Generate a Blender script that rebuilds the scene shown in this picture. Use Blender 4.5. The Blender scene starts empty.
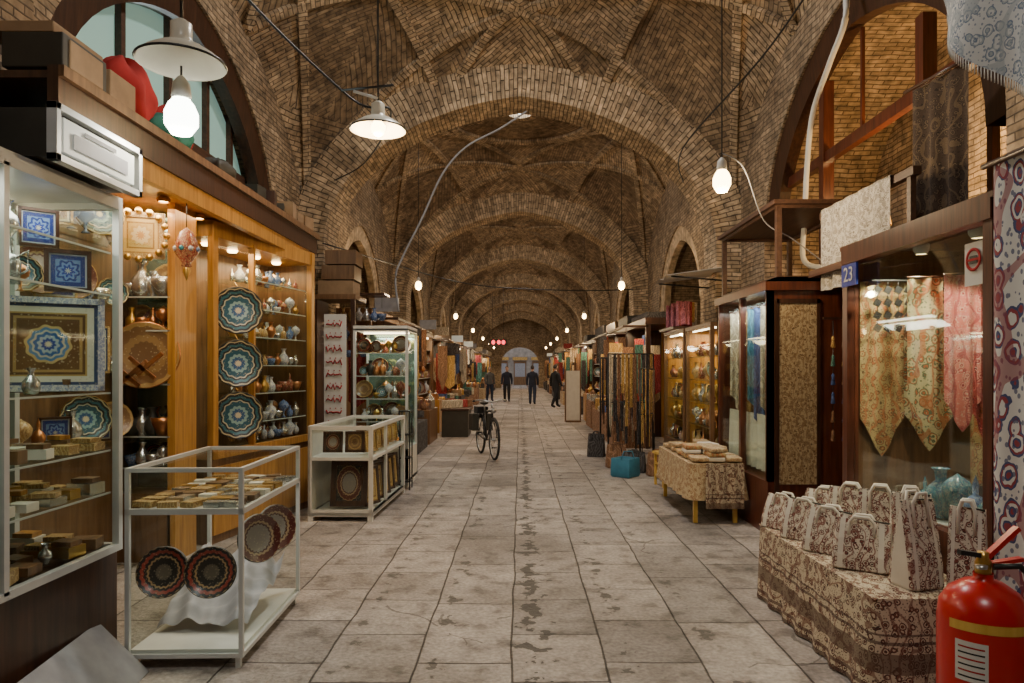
import bpy, math, random
from mathutils import Vector, Matrix, Euler
from math import sin, cos, pi, sqrt, atan2
R = random.Random(7)
scene = bpy.context.scene
COL = scene.collection

# ------------------------------------------------------------------ materials
def newmat(name):
    m = bpy.data.materials.new(name); m.use_nodes = True
    nt = m.node_tree; b = nt.nodes["Principled BSDF"]
    return m, nt, b
def N(nt, t, **kw):
    n = nt.nodes.new(t)
    for k, v in kw.items(): setattr(n, k, v)
    return n
def L(nt, a, b): nt.links.new(a, b)
def C(c): return (c[0], c[1], c[2], 1)
def ramp(nt, stops, interp='LINEAR'):
    r = N(nt, 'ShaderNodeValToRGB'); r.color_ramp.interpolation = interp
    e = r.color_ramp.elements
    e[0].position, e[0].color = stops[0][0], C(stops[0][1])
    e[1].position, e[1].color = stops[-1][0], C(stops[-1][1])
    for p, c in stops[1:-1]:
        x = e.new(p); x.color = C(c)
    return r
def math_(nt, op, a, b=None, c=None):
    n = N(nt, 'ShaderNodeMath', operation=op)
    for i, x in enumerate((a, b, c)):
        if x is None: continue
        if isinstance(x, (int, float)): n.inputs[i].default_value = x
        else: L(nt, x, n.inputs[i])
    return n.outputs[0]
def mixc(nt, fac, a, b, mode='MIX'):
    n = N(nt, 'ShaderNodeMix', data_type='RGBA', blend_type=mode)
    for s, x in ((0, fac), (6, a), (7, b)):
        if isinstance(x, (int, float)): n.inputs[s].default_value = x
        elif isinstance(x, tuple): n.inputs[s].default_value = C(x)
        else: L(nt, x, n.inputs[s])
    return n.outputs[2]
def coord(nt, kind='Object', scale=(1, 1, 1), rot=(0, 0, 0)):
    t = N(nt, 'ShaderNodeTexCoord'); mp = N(nt, 'ShaderNodeMapping')
    mp.inputs['Scale'].default_value = scale; mp.inputs['Rotation'].default_value = rot
    L(nt, t.outputs[kind], mp.inputs['Vector']); return mp.outputs[0]
def noise(nt, vec, s, d=3):
    n = N(nt, 'ShaderNodeTexNoise'); n.inputs['Scale'].default_value = s; n.inputs['Detail'].default_value = d
    L(nt, vec, n.inputs['Vector']); return n.outputs[0]
def bump(nt, h, b, s=.3, d=.01):
    n = N(nt, 'ShaderNodeBump'); n.inputs['Strength'].default_value = s; n.inputs['Distance'].default_value = d
    L(nt, h, n.inputs['Height']); L(nt, n.outputs[0], b.inputs['Normal'])
def plain(name, c, rough=.6, metal=0, var=.15, vs=9):
    m, nt, b = newmat(name)
    v = coord(nt); f = noise(nt, v, vs)
    r = ramp(nt, [(.3, tuple(x * (1 - var) for x in c)), (.7, tuple(min(1, x * (1 + var)) for x in c))])
    L(nt, f, r.inputs[0]); L(nt, r.outputs[0], b.inputs['Base Color'])
    b.inputs['Roughness'].default_value = rough; b.inputs['Metallic'].default_value = metal
    return m
def wood(name, c1, c2, rough=.35, axis=2):
    m, nt, b = newmat(name)
    sc = [14, 14, 14]; sc[axis] = 1.2
    v = coord(nt, scale=tuple(sc)); f = noise(nt, v, 2.2, 6)
    r = ramp(nt, [(.32, c1), (.68, c2)]); L(nt, f, r.inputs[0])
    L(nt, r.outputs[0], b.inputs['Base Color']); b.inputs['Roughness'].default_value = rough
    bump(nt, f, b, .15, .004); return m
def emit(name, c, s):
    m, nt, b = newmat(name)
    b.inputs['Base Color'].default_value = C(c)
    b.inputs['Emission Color'].default_value = C(c); b.inputs['Emission Strength'].default_value = s
    return m
def glassmat(name, tint=(.93, .98, .96), base=.02, k=.18):
    m, nt, b = newmat(name); nt.nodes.remove(b)
    out = nt.nodes['Material Output']
    t = N(nt, 'ShaderNodeBsdfTransparent'); t.inputs[0].default_value = C(tint)
    g = N(nt, 'ShaderNodeBsdfGlossy'); g.inputs['Roughness'].default_value = .03
    g.inputs[0].default_value = (.9, .95, .95, 1)
    lw = N(nt, 'ShaderNodeLayerWeight'); lw.inputs[0].default_value = .25
    f = math_(nt, 'MULTIPLY_ADD', lw.outputs[0], k, base)
    mx = N(nt, 'ShaderNodeMixShader'); L(nt, f, mx.inputs[0]); L(nt, t.outputs[0], mx.inputs[1]); L(nt, g.outputs[0], mx.inputs[2])
    L(nt, mx.outputs[0], out.inputs[0]); return m
def brickmat(name, c1, c2, mortar=(.13, .10, .072), w=.21, h=.06):
    m, nt, b = newmat(name)
    v = coord(nt, 'UV')
    nz = N(nt, 'ShaderNodeTexNoise'); nz.inputs['Scale'].default_value = 3; L(nt, v, nz.inputs['Vector'])
    va = N(nt, 'ShaderNodeVectorMath', operation='MULTIPLY_ADD'); L(nt, nz.outputs['Color'], va.inputs[0]); va.inputs[1].default_value = (.05, .05, 0); L(nt, v, va.inputs[2])
    br = N(nt, 'ShaderNodeTexBrick'); L(nt, va.outputs[0], br.inputs['Vector'])
    br.inputs['Scale'].default_value = 1; br.inputs['Brick Width'].default_value = w; br.inputs['Row Height'].default_value = h
    br.inputs['Mortar Size'].default_value = .007; br.inputs['Mortar Smooth'].default_value = .5; br.inputs['Bias'].default_value = 0
    br.inputs['Color1'].default_value = C(c1); br.inputs['Color2'].default_value = C(c2); br.inputs['Mortar'].default_value = C(mortar)
    o = coord(nt, 'Object'); n1 = noise(nt, o, .9, 5); n2 = noise(nt, o, 9, 4)
    r1 = ramp(nt, [(.3, (.58, .52, .46)), (.5, (1, .97, .93)), (.7, (1.4, 1.36, 1.3))]); L(nt, n1, r1.inputs[0])
    r2 = ramp(nt, [(.3, (.55, .55, .55)), (.7, (1.5, 1.47, 1.42))]); L(nt, n2, r2.inputs[0])
    c = mixc(nt, 1.0, br.outputs[0], r1.outputs[0], 'MULTIPLY'); c = mixc(nt, 1.0, c, r2.outputs[0], 'MULTIPLY')
    L(nt, c, b.inputs['Base Color']); b.inputs['Roughness'].default_value = .92
    hh = math_(nt, 'SUBTRACT', n2, math_(nt, 'MULTIPLY', br.outputs['Fac'], 1.0))
    bump(nt, hh, b, .9, .025); return m
def textile(name, base, c2, c3, s=22, border=None, rough=.95, stretch=(1, 1, 1)):
    m, nt, b = newmat(name); v = coord(nt, scale=stretch)
    def vor(sc):
        x = N(nt, 'ShaderNodeTexVoronoi'); x.inputs['Scale'].default_value = sc; L(nt, v, x.inputs['Vector']); return x
    a = vor(s); r = ramp(nt, [(0, c3), (.16, c2), (.22, base), (.33, c3), (.40, c2), (.46, base), (1, base)], 'CONSTANT')
    nd = noise(nt, v, s * 1.6, 2)
    L(nt, math_(nt, 'ADD', a.outputs['Distance'], math_(nt, 'MULTIPLY', math_(nt, 'SUBTRACT', nd, .5), .35)), r.inputs[0])
    d = vor(s * 3.3); fac = math_(nt, 'LESS_THAN', d.outputs['Distance'], .3)
    col = mixc(nt, math_(nt, 'MULTIPLY', fac, .8), r.outputs[0], c2)
    e = N(nt, 'ShaderNodeTexWave'); e.inputs['Scale'].default_value = s * .25; e.inputs['Distortion'].default_value = 14; e.inputs['Detail'].default_value = 1; L(nt, v, e.inputs['Vector'])
    col = mixc(nt, math_(nt, 'MULTIPLY', math_(nt, 'GREATER_THAN', e.outputs['Fac'], .88), .7), col, c3)
    if border:
        t = N(nt, 'ShaderNodeSeparateXYZ'); L(nt, v, t.inputs[0])
        for z0, z1, bc in border:
            f = math_(nt, 'MULTIPLY', math_(nt, 'GREATER_THAN', t.outputs[2], z0), math_(nt, 'LESS_THAN', t.outputs[2], z1))
            col = mixc(nt, math_(nt, 'MULTIPLY', f, .75), col, bc)
    L(nt, col, b.inputs['Base Color']); b.inputs['Roughness'].default_value = rough
    return m
def radial(name, stops, n=12, amp=.06, square=False, rough=.3):
    m, nt, b = newmat(name); t = N(nt, 'ShaderNodeTexCoord'); sp = N(nt, 'ShaderNodeSeparateXYZ'); L(nt, t.outputs['UV'], sp.inputs[0])
    x, y = sp.outputs[0], sp.outputs[1]
    r = math_(nt, 'SQRT', math_(nt, 'ADD', math_(nt, 'MULTIPLY', x, x), math_(nt, 'MULTIPLY', y, y)))
    ang = math_(nt, 'ARCTAN2', y, x)
    pet = math_(nt, 'MULTIPLY', math_(nt, 'SINE', math_(nt, 'MULTIPLY', ang, n)), amp)
    rr = math_(nt, 'ADD', r, pet)
    if square:
        q = math_(nt, 'MAXIMUM', math_(nt, 'ABSOLUTE', x), math_(nt, 'ABSOLUTE', y))
        sel = math_(nt, 'GREATER_THAN', q, .62)
        rr = math_(nt, 'ADD', math_(nt, 'MULTIPLY', sel, q), math_(nt, 'MULTIPLY', math_(nt, 'SUBTRACT', 1.0, sel), math_(nt, 'MINIMUM', math_(nt, 'MULTIPLY', rr, .95), .615)))
    rp = ramp(nt, stops, 'CONSTANT'); L(nt, rr, rp.inputs[0])
    vo = N(nt, 'ShaderNodeTexVoronoi'); vo.inputs['Scale'].default_value = 11; L(nt, t.outputs['UV'], vo.inputs['Vector'])
    f = math_(nt, 'MULTIPLY', math_(nt, 'LESS_THAN', vo.outputs['Distance'], .22), .5)
    col = mixc(nt, f, rp.outputs[0], (.5, .42, .28))
    L(nt, col, b.inputs['Base Color']); b.inputs['Roughness'].default_value = rough; return m

M = {}
M['brick'] = brickmat('brick_vault', (.34, .255, .168), (.19, .138, .09))  # dome tone darkened; contrast to the arches painted in, instead of uplighting
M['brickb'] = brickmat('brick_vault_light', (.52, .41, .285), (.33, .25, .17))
M['brickarch'] = brickmat('brick_arch', (.54, .425, .295), (.32, .242, .16))  # arches paler by colour, standing in for light and shade across the vaults
M['brickwall'] = brickmat('brick_wall', (.39, .30, .205), (.25, .187, .125))
M['plaster'] = plain('plaster', (.30, .27, .24), .9, 0, .25, 3)
def floormat():
    m, nt, b = newmat('stone_slabs')
    t = N(nt, 'ShaderNodeTexCoord'); sp = N(nt, 'ShaderNodeSeparateXYZ'); o = t.outputs['Object']
    nz = N(nt, 'ShaderNodeTexNoise'); nz.inputs['Scale'].default_value = 1.6; nz.inputs['Detail'].default_value = 6; L(nt, o, nz.inputs['Vector'])
    va = N(nt, 'ShaderNodeVectorMath', operation='MULTIPLY_ADD'); L(nt, nz.outputs['Color'], va.inputs[0]); va.inputs[1].default_value = (.05, .06, 0); L(nt, o, va.inputs[2])
    L(nt, va.outputs[0], sp.inputs[0])
    cb = N(nt, 'ShaderNodeCombineXYZ'); L(nt, sp.outputs[1], cb.inputs[0]); L(nt, math_(nt, 'ADD', sp.outputs[0], 20.02), cb.inputs[1])
    br = N(nt, 'ShaderNodeTexBrick'); L(nt, cb.outputs[0], br.inputs['Vector'])
    br.offset = .37; br.offset_frequency = 2; br.squash = 1.5; br.squash_frequency = 3
    br.inputs['Scale'].default_value = 1; br.inputs['Brick Width'].default_value = .62; br.inputs['Row Height'].default_value = .5
    br.inputs['Mortar Size'].default_value = .007; br.inputs['Mortar Smooth'].default_value = .8
    br.inputs['Color1'].default_value = (.385, .345, .315, 1); br.inputs['Color2'].default_value = (.235, .212, .198, 1); br.inputs['Mortar'].default_value = (.10, .088, .078, 1)
    n1 = noise(nt, o, .9, 6); n2 = noise(nt, o, 6, 8); n3 = noise(nt, o, 38, 5)
    r1 = ramp(nt, [(.3, (.6, .57, .54)), (.5, (1, .98, .96)), (.7, (1.22, 1.2, 1.18))]); L(nt, n1, r1.inputs[0])
    r2 = ramp(nt, [(.34, (.55, .53, .51)), (.46, (.95, .94, .93)), (.7, (1.22, 1.22, 1.22))]); L(nt, n2, r2.inputs[0])
    r3 = ramp(nt, [(.3, (.72, .72, .72)), (.7, (1.2, 1.2, 1.2))]); L(nt, n3, r3.inputs[0])
    c = mixc(nt, 1.0, br.outputs[0], r1.outputs[0], 'MULTIPLY'); c = mixc(nt, 1.0, c, r2.outputs[0], 'MULTIPLY'); c = mixc(nt, 1.0, c, r3.outputs[0], 'MULTIPLY')
    vo = N(nt, 'ShaderNodeTexVoronoi', feature='DISTANCE_TO_EDGE'); vo.inputs['Scale'].default_value = .7
    vb = N(nt, 'ShaderNodeVectorMath', operation='MULTIPLY_ADD'); L(nt, nz.outputs['Color'], vb.inputs[0]); vb.inputs[1].default_value = (.5, .5, 0); L(nt, o, vb.inputs[2]); L(nt, vb.outputs[0], vo.inputs['Vector'])
    ck = math_(nt, 'MULTIPLY', math_(nt, 'LESS_THAN', vo.outputs['Distance'], .004), math_(nt, 'GREATER_THAN', n1, .56))
    c = mixc(nt, math_(nt, 'MULTIPLY', ck, .6), c, (.06, .05, .04))
    xs = N(nt, 'ShaderNodeSeparateXYZ'); L(nt, o, xs.inputs[0])
    nf = noise(nt, o, 16, 6)
    mixn = math_(nt, 'ADD', math_(nt, 'MULTIPLY', n2, .6), math_(nt, 'MULTIPLY', nf, .4))
    for x0, wd, st in ((.08, .04, .85), (-.45, -.01, .75), (.58, .0, .75), (-.95, -.03, .6), (1.08, -.03, .6)):
        d = math_(nt, 'ABSOLUTE', math_(nt, 'SUBTRACT', xs.outputs[0], x0))
        band = math_(nt, 'LESS_THAN', math_(nt, 'ADD', d, math_(nt, 'MULTIPLY', math_(nt, 'SUBTRACT', mixn, .475), 1.1)), wd)
        c = mixc(nt, math_(nt, 'MULTIPLY', band, st), c, (.05, .042, .034))
    L(nt, c, b.inputs['Base Color'])
    rr = ramp(nt, [(.3, (.55, .55, .55)), (.7, (.85, .85, .85))]); L(nt, n2, rr.inputs[0]); L(nt, rr.outputs[0], b.inputs['Roughness'])
    b.inputs['Specular IOR Level'].default_value = .35
    hh = math_(nt, 'SUBTRACT', math_(nt, 'ADD', math_(nt, 'MULTIPLY', n2, .9), math_(nt, 'MULTIPLY', n3, .4)), math_(nt, 'MULTIPLY', br.outputs['Fac'], .8))
    bump(nt, hh, b, .9, .03); return m
M['floor'] = floormat()
M['wood_dark'] = wood('wood_dark', (.03, .013, .008), (.07, .03, .016))
M['wood_red'] = wood('wood_mahogany', (.055, .014, .008), (.13, .036, .017), .28)
M['wood_gold'] = wood('wood_honey', (.32, .14, .028), (.52, .265, .06), .3)
M['wood_mid'] = wood('wood_brown', (.11, .055, .024), (.21, .11, .05), .4)
M['wood_beam'] = wood('wood_beam', (.05, .022, .013), (.10, .048, .028), .5, 1)
M['alu'] = plain('white_aluminium', (.6, .61, .6), .35, .3, .05)
M['white'] = plain('white_paint', (.62, .61, .57), .5, 0, .05)
M['enamel'] = plain('enamel', (.7, .67, .56), .3, 0, .05)
M['black'] = plain('black_metal', (.03, .03, .03), .4, .5)
M['rubber'] = plain('rubber', (.025, .025, .025), .8)
M['steel'] = plain('steel', (.5, .5, .5), .3, .9, .1)
M['silver'] = plain('silverware', (.6, .6, .58), .25, .9, .1)
M['brass'] = plain('brass', (.6, .37, .1), .3, .9, .15)
M['copper'] = plain('copper', (.5, .22, .09), .3, .9, .15)
M['goldbox'] = textile('khatam_inlay', (.38, .23, .08), (.14, .055, .02), (.62, .46, .22), 60, rough=.35)
M['red'] = plain('extinguisher_red', (.50, .010, .008), .28, 0, .05)
M['redcloth'] = plain('red_cloth', (.36, .012, .012), .9)
M['green'] = plain('green_cloth', (.02, .16, .12), .8)
M['teal'] = plain('teal_glaze', (.03, .20, .25), .25, 0, .4, 30)
M['blueglaze'] = textile('blue_glaze', (.08, .15, .34), (.42, .48, .55), (.02, .04, .16), 60, rough=.2)
M['whiteglaze'] = textile('white_glaze', (.62, .6, .54), (.08, .15, .4), (.35, .36, .42), 60, rough=.2)
M['tealglaze'] = textile('teal_pattern_glaze', (.03, .17, .24), (.4, .4, .3), (.015, .05, .15), 60, rough=.2)
M['redglaze'] = textile('red_glaze', (.25, .04, .03), (.55, .4, .18), (.08, .012, .012), 60, rough=.25)
M['cardboard'] = plain('cardboard', (.26, .165, .09), .85)
M['darkbox'] = plain('dark_box', (.03, .026, .018), .6)
M['greyboard'] = plain('grey_board', (.28, .28, .30), .6)
M['blue'] = plain('sign_blue', (.01, .03, .30), .4)
M['bluebag'] = plain('blue_bag', (.04, .19, .30), .6)
M['yellowwood'] = wood('yellow_wood', (.55, .33, .05), (.7, .45, .1))
M['glass'] = glassmat('cabinet_glass')
M['mirror'] = plain('green_mirror', (.30, .42, .38), .12, .85, .05)
M['bulb'] = emit('bulb_glow', (1, .70, .32), 18)
M['bulbcool'] = emit('bulb_cool', (.95, .97, .85), 14)
M['tube'] = emit('strip_light', (1, .8, .5), 8)
M['lightbox'] = emit('lightbox_face', (.6, .62, .56), .3)
M['pane'] = emit('daylit_pane', (.32, .54, .48), .36)
M['skyl'] = emit('skylight', (.9, .96, 1), 8)
M['cream_bands'] = plain('cream_leather', (.66, .61, .52), .6, 0, .06)
dbr = (.065, .026, .02)
M['bagcloth'] = textile('termeh_bag', (.60, .53, .43), dbr, (.20, .06, .045), 30)
M['ghalamkar'] = textile('ghalamkar_cloth', (.54, .45, .32), (.06, .028, .022), (.17, .065, .042), 26,
    [(.0, .03, (.06, .025, .02)), (.05, .07, (.08, .03, .022)), (.13, .22, (.10, .055, .035)), (.26, .275, (.06, .025, .02)), (.30, .31, (.06, .025, .02))])
M['beige_cloth'] = textile('beige_block_print', (.50, .39, .23), (.19, .09, .04), (.34, .2, .1), 26)
M['gold_cloth'] = textile('gold_paisley', (.46, .33, .15), (.15, .09, .04), (.45, .15, .06), 20)
M['green_pais'] = textile('green_paisley', (.48, .41, .23), (.10, .13, .07), (.42, .13, .05), 14)
M['pink_cloth'] = textile('pink_cloth', (.55, .17, .14), (.6, .34, .26), (.3, .04, .05), 20)
M['blue_print'] = textile('floral_curtain', (.62, .62, .60), (.06, .075, .17), (.26, .05, .06), 9, stretch=(1, 1.3, .8))
M['white_print'] = textile('white_blue_awning', (.60, .63, .66), (.16, .22, .33), (.36, .42, .48), 16)
M['lace'] = textile('lace_cloth', (.46, .42, .36), (.14, .12, .10), (.24, .21, .17), 26)
M['brown_lace'] = textile('brown_shawl', (.05, .03, .018), (.02, .012, .008), (.12, .08, .045), 20)
M['panel_cloth'] = textile('carved_panel', (.46, .35, .20), (.10, .055, .025), (.24, .14, .06), 30)
CL = []
for i, c in enumerate([(.30, .035, .03), (.05, .09, .24), (.42, .25, .07), (.07, .18, .14), (.38, .12, .15), (.20, .10, .05), (.04, .035, .035), (.45, .38, .28), (.06, .20, .28), (.20, .06, .15)]):
    M['c%d' % i] = textile('scarf_%d' % i, c, tuple(x * .35 for x in c), tuple(min(1, x * 1.6 + .05) for x in c), 22); CL.append('c%d' % i)
MUTE = ['c0', 'c2', 'c5', 'c6', 'c7', 'c5', 'c7', 'c6', 'c1', 'c5', 'c2', 'c3']
dk = (.012, .014, .016)
M['plate_teal'] = radial('plate_teal', [(0, (.6, .55, .4)), (.12, (.03, .10, .25)), (.26, (.25, .4, .42)), (.38, (.02, .09, .14)), (.58, (.48, .46, .36)), (.63, dk), (.70, (.03, .12, .16)), (.80, dk), (.88, (.4, .34, .2)), (.93, dk), (1, dk)], 12, .025)
M['plate_dark'] = radial('plate_dark', [(0, (.14, .11, .08)), (.3, (.03, .025, .022)), (.55, (.4, .25, .12)), (.62, (.02, .014, .014)), (.72, (.32, .05, .03)), (.84, (.02, .014, .014)), (.95, (.35, .22, .1)), (1, dk)], 20, .02)
M['plate_grey'] = radial('plate_grey', [(0, (.22, .2, .18)), (.55, (.07, .025, .02)), (.62, (.34, .24, .14)), (.7, (.09, .02, .015)), (.95, (.3, .2, .1)), (1, dk)], 20, .02)
M['plate_copper'] = radial('plate_copper', [(0, (.15, .08, .035)), (.4, (.28, .17, .07)), (.6, (.2, .11, .05)), (.85, (.38, .24, .09)), (1, (.2, .12, .05))], 16, .02, rough=.3)
M['tileframe'] = radial('enamel_frame', [(0, (.65, .6, .42)), (.06, (.02, .06, .28)), (.13, (.35, .45, .5)), (.2, (.03, .12, .34)), (.27, (.45, .45, .36)), (.32, (.08, .2, .38)), (.38, (.5, .36, .15)), (.44, (.14, .07, .025)), (.62, (.38, .24, .09)), (.68, (.12, .06, .025)), (.74, (.45, .3, .1)), (.78, (.66, .62, .5)), (.92, (.05, .07, .14)), (1, (.5, .46, .36))], 10, .02, True)
M['tileblue'] = radial('blue_tile', [(0, (.6, .6, .45)), (.1, (.02, .05, .3)), (.3, (.16, .26, .5)), (.45, (.015, .04, .22)), (.6, (.15, .25, .45)), (.66, (.02, .04, .2)), (.9, (.4, .44, .48)), (1, dk)], 8, .08, True)
M['clockface'] = radial('gilt_clock', [(0, (.4, .2, .05)), (.2, (.5, .38, .2)), (.45, (.4, .24, .06)), (.6, (.45, .3, .09)), (.66, (.25, .12, .02)), (.75, (.55, .36, .11)), (.92, (.3, .15, .03)), (1, (.5, .32, .1))], 10, .06, True)
M['skin'] = plain('skin', (.40, .23, .15), .55)
M['hair'] = plain('hair', (.03, .02, .015), .7)
M['navy'] = plain('navy_jacket', (.012, .015, .03), .9)
M['blackcloth'] = plain('black_cloth', (.012, .012, .014), .9)
M['jeans'] = plain('jeans', (.02, .028, .055), .9)
M['greycloth'] = plain('grey_cloth', (.10, .095, .09), .9)
M['eye'] = plain('eye_white', (.8, .8, .8), .3)

# ------------------------------------------------------------------ mesh builder
class B:
    def __init__(s, name, loc=(0, 0, 0), rz=0):
        s.name = name; s.loc = loc; s.rz = rz; s.v = []; s.f = []; s.mi = []; s.ml = []; s.uv = []; s.sm = []; s.T = None
    def mat(s, m):
        if m not in s.ml: s.ml.append(m)
        return s.ml.index(m)
    def add(s, vs, fs, mat, smooth=False, uvs=None):
        o = len(s.v)
        if s.T is not None: vs = [s.T @ Vector(p) for p in vs]
        s.v += [tuple(p) for p in vs]
        k = s.mat(mat)
        for i, f in enumerate(fs):
            s.f.append([o + j for j in f]); s.mi.append(k); s.sm.append(smooth)
            s.uv.append(uvs[i] if uvs else None)
    def bx(s, x0, x1, y0, y1, z0, z1, mat):
        v = [(x0, y0, z0), (x1, y0, z0), (x1, y1, z0), (x0, y1, z0), (x0, y0, z1), (x1, y0, z1), (x1, y1, z1), (x0, y1, z1)]
        s.add(v, [(0, 3, 2, 1), (4, 5, 6, 7), (0, 1, 5, 4), (1, 2, 6, 5), (2, 3, 7, 6), (3, 0, 4, 7)], mat)
    def rbox(s, c, sz, mat, rot=(0, 0, 0)):
        old = s.T; t = Matrix.Translation(c) @ Euler(rot).to_matrix().to_4x4()
        s.T = t if old is None else old @ t
        s.bx(-sz[0] / 2, sz[0] / 2, -sz[1] / 2, sz[1] / 2, -sz[2] / 2, sz[2] / 2, mat); s.T = old
    def tube(s, pts, r, mat, n=8, r2=None, caps=True):
        pts = [Vector(p) for p in pts]; vs = []; fs = []; k = len(pts)
        up = Vector((0, 0, 1))
        for i, p in enumerate(pts):
            d = (pts[min(i + 1, k - 1)] - pts[max(i - 1, 0)])
            if d.length < 1e-9: d = Vector((0, 0, 1))
            d.normalize()
            a = d.cross(up)
            if a.length < .05: a = d.cross(Vector((1, 0, 0)))
            a.normalize(); b = d.cross(a)
            rr = r if r2 is None else r + (r2 - r) * i / (k - 1)
            for j in range(n):
                t = 2 * pi * j / n; vs.append(p + a * cos(t) * rr + b * sin(t) * rr)
        for i in range(k - 1):
            for j in range(n):
                fs.append((i * n + j, i * n + (j + 1) % n, (i + 1) * n + (j + 1) % n, (i + 1) * n + j))
        if caps: fs.append(tuple(range(n))[::-1]); fs.append(tuple((k - 1) * n + j for j in range(n)))
        s.add(vs, fs, mat, True)
    def lathe(s, prof, c, mat, n=16, uvR=None):
        vs = []; fs = []; uv = []
        for r, z in prof:
            for j in range(n):
                t = 2 * pi * j / n; vs.append((c[0] + r * cos(t), c[1] + r * sin(t), c[2] + z))
        for i in range(len(prof) - 1):
            for j in range(n):
                q = (i * n + j, i * n + (j + 1) % n, (i + 1) * n + (j + 1) % n, (i + 1) * n + j); fs.append(q)
                if uvR: uv.append([((vs[a][0] - c[0]) / uvR, (vs[a][1] - c[1]) / uvR) for a in q])
        s.add(vs, fs, mat, True, uv if uvR else None)
    def ball(s, c, r, mat, n=12, m=8):
        if isinstance(r, (int, float)): r = (r, r, r)
        vs = []; fs = []
        for i in range(m + 1):
            p = pi * i / m
            for j in range(n):
                t = 2 * pi * j / n; vs.append((c[0] + r[0] * sin(p) * cos(t), c[1] + r[1] * sin(p) * sin(t), c[2] + r[2] * cos(p)))
        for i in range(m):
            for j in range(n): fs.append((i * n + j, i * n + (j + 1) % n, (i + 1) * n + (j + 1) % n, (i + 1) * n + j))
        s.add(vs, fs, mat, True)
    def grid(s, fn, nu, nv, mat, smooth=True, uvf=None):
        vs = [fn(i / nu, j / nv) for j in range(nv + 1) for i in range(nu + 1)]; fs = []; uv = []
        for j in range(nv):
            for i in range(nu):
                a = j * (nu + 1) + i; fs.append((a, a + 1, a + nu + 2, a + nu + 1))
                if uvf: uv.append([uvf(i / nu, j / nv), uvf((i + 1) / nu, j / nv), uvf((i + 1) / nu, (j + 1) / nv), uvf(i / nu, (j + 1) / nv)])
        s.add(vs, fs, mat, smooth, uv if uvf else None)
    def plate(s, c, nrm, r, mat, rim='wood_dark', n=28):
        old = s.T
        q = Vector(nrm).normalized().to_track_quat('Z', 'Y')
        s.T = Matrix.Translation(c) @ q.to_matrix().to_4x4()
        s.lathe([(0.001, .012), (r * .6, .012), (r * .72, .02), (r * .97, .035)], (0, 0, 0), mat, n, r)
        s.lathe([(r * .97, .035), (r, .03), (r, .02), (r * .7, 0), (0.001, 0)], (0, 0, 0), rim, n)
        s.T = old
    def panel(s, c, nrm, w, h, mat, frame='wood_dark', fw=.03, d=.02):
        old = s.T; a = atan2(nrm[1], nrm[0]) + pi / 2
        s.T = Matrix.Translation(c) @ Matrix.Rotation(a, 4, 'Z') @ Matrix.Rotation(-math.asin(max(-1, min(1, Vector(nrm).normalized()[2]))), 4, 'X')
        s.bx(-w / 2, w / 2, 0, d, -h / 2, h / 2, frame)
        for x0, x1, z0, z1 in ((-w / 2, w / 2, h / 2 - fw, h / 2), (-w / 2, w / 2, -h / 2, -h / 2 + fw), (-w / 2, -w / 2 + fw, -h / 2, h / 2), (w / 2 - fw, w / 2, -h / 2, h / 2)):
            s.bx(x0, x1, -.015, .001, z0, z1, frame)
        W = w / 2 - fw; H = h / 2 - fw
        s.add([(-W, -.004, -H), (W, -.004, -H), (W, -.004, H), (-W, -.004, H)], [(0, 1, 2, 3)], mat, False, [[(-1, -1), (1, -1), (1, 1), (-1, 1)]])
        s.T = old
    def cloth(s, p, a, ln, mat, amp=.03, k=3, tip=0, nu=18, nv=8, sag=0, ph=0):
        p = Vector(p); a = Vector(a); nrm = a.cross(Vector((0, 0, 1))).normalized()
        def fn(u, v):
            q = p + a * u + nrm * amp * sin(2 * pi * k * u + ph) * (.35 + .65 * v)
            l = ln * (1 - tip * abs(2 * u - 1))
            q.z -= l * v + sag * sin(pi * u) * (1 - v); return q
        s.grid(fn, nu, nv, mat)
    def make(s, bevel=0):
        me = bpy.data.meshes.new(s.name); me.from_pydata(s.v, [], s.f)
        for m in s.ml: me.materials.append(M[m])
        me.polygons.foreach_set('material_index', s.mi); me.polygons.foreach_set('use_smooth', s.sm)
        if any(u is not None for u in s.uv):
            ul = me.uv_layers.new(name='UVMap'); data = [0.0] * (2 * len(me.loops)); k = 0
            for i, f in enumerate(s.f):
                u = s.uv[i]
                for j in range(len(f)):
                    if u is not None: data[2 * k] = u[j][0]; data[2 * k + 1] = u[j][1]
                    k += 1
            ul.data.foreach_set('uv', data)
        me.update(); ob = bpy.data.objects.new(s.name, me); COL.objects.link(ob)
        ob.location = s.loc; ob.rotation_euler = (0, 0, s.rz)
        if bevel:
            md = ob.modifiers.new('bevel', 'BEVEL'); md.width = bevel; md.segments = 2; md.limit_method = 'ANGLE'
        return ob
def inst(ob, loc, rz=0, name=None, scale=None):
    o = bpy.data.objects.new(name or ob.name, ob.data); o.location = loc; o.rotation_euler = (0, 0, rz)
    if scale: o.scale = scale
    COL.objects.link(o); return o
def light(name, kind, loc, e, col, size=.1, size_y=None, rot=(0, 0, 0)):
    d = bpy.data.lights.new(name, kind); d.energy = e; d.color = col
    if kind == 'AREA':
        d.size = size
        if size_y: d.shape = 'RECTANGLE'; d.size_y = size_y
    else: d.shadow_soft_size = size
    o = bpy.data.objects.new(name, d); o.location = loc; o.rotation_euler = rot; COL.objects.link(o); return o

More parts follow.
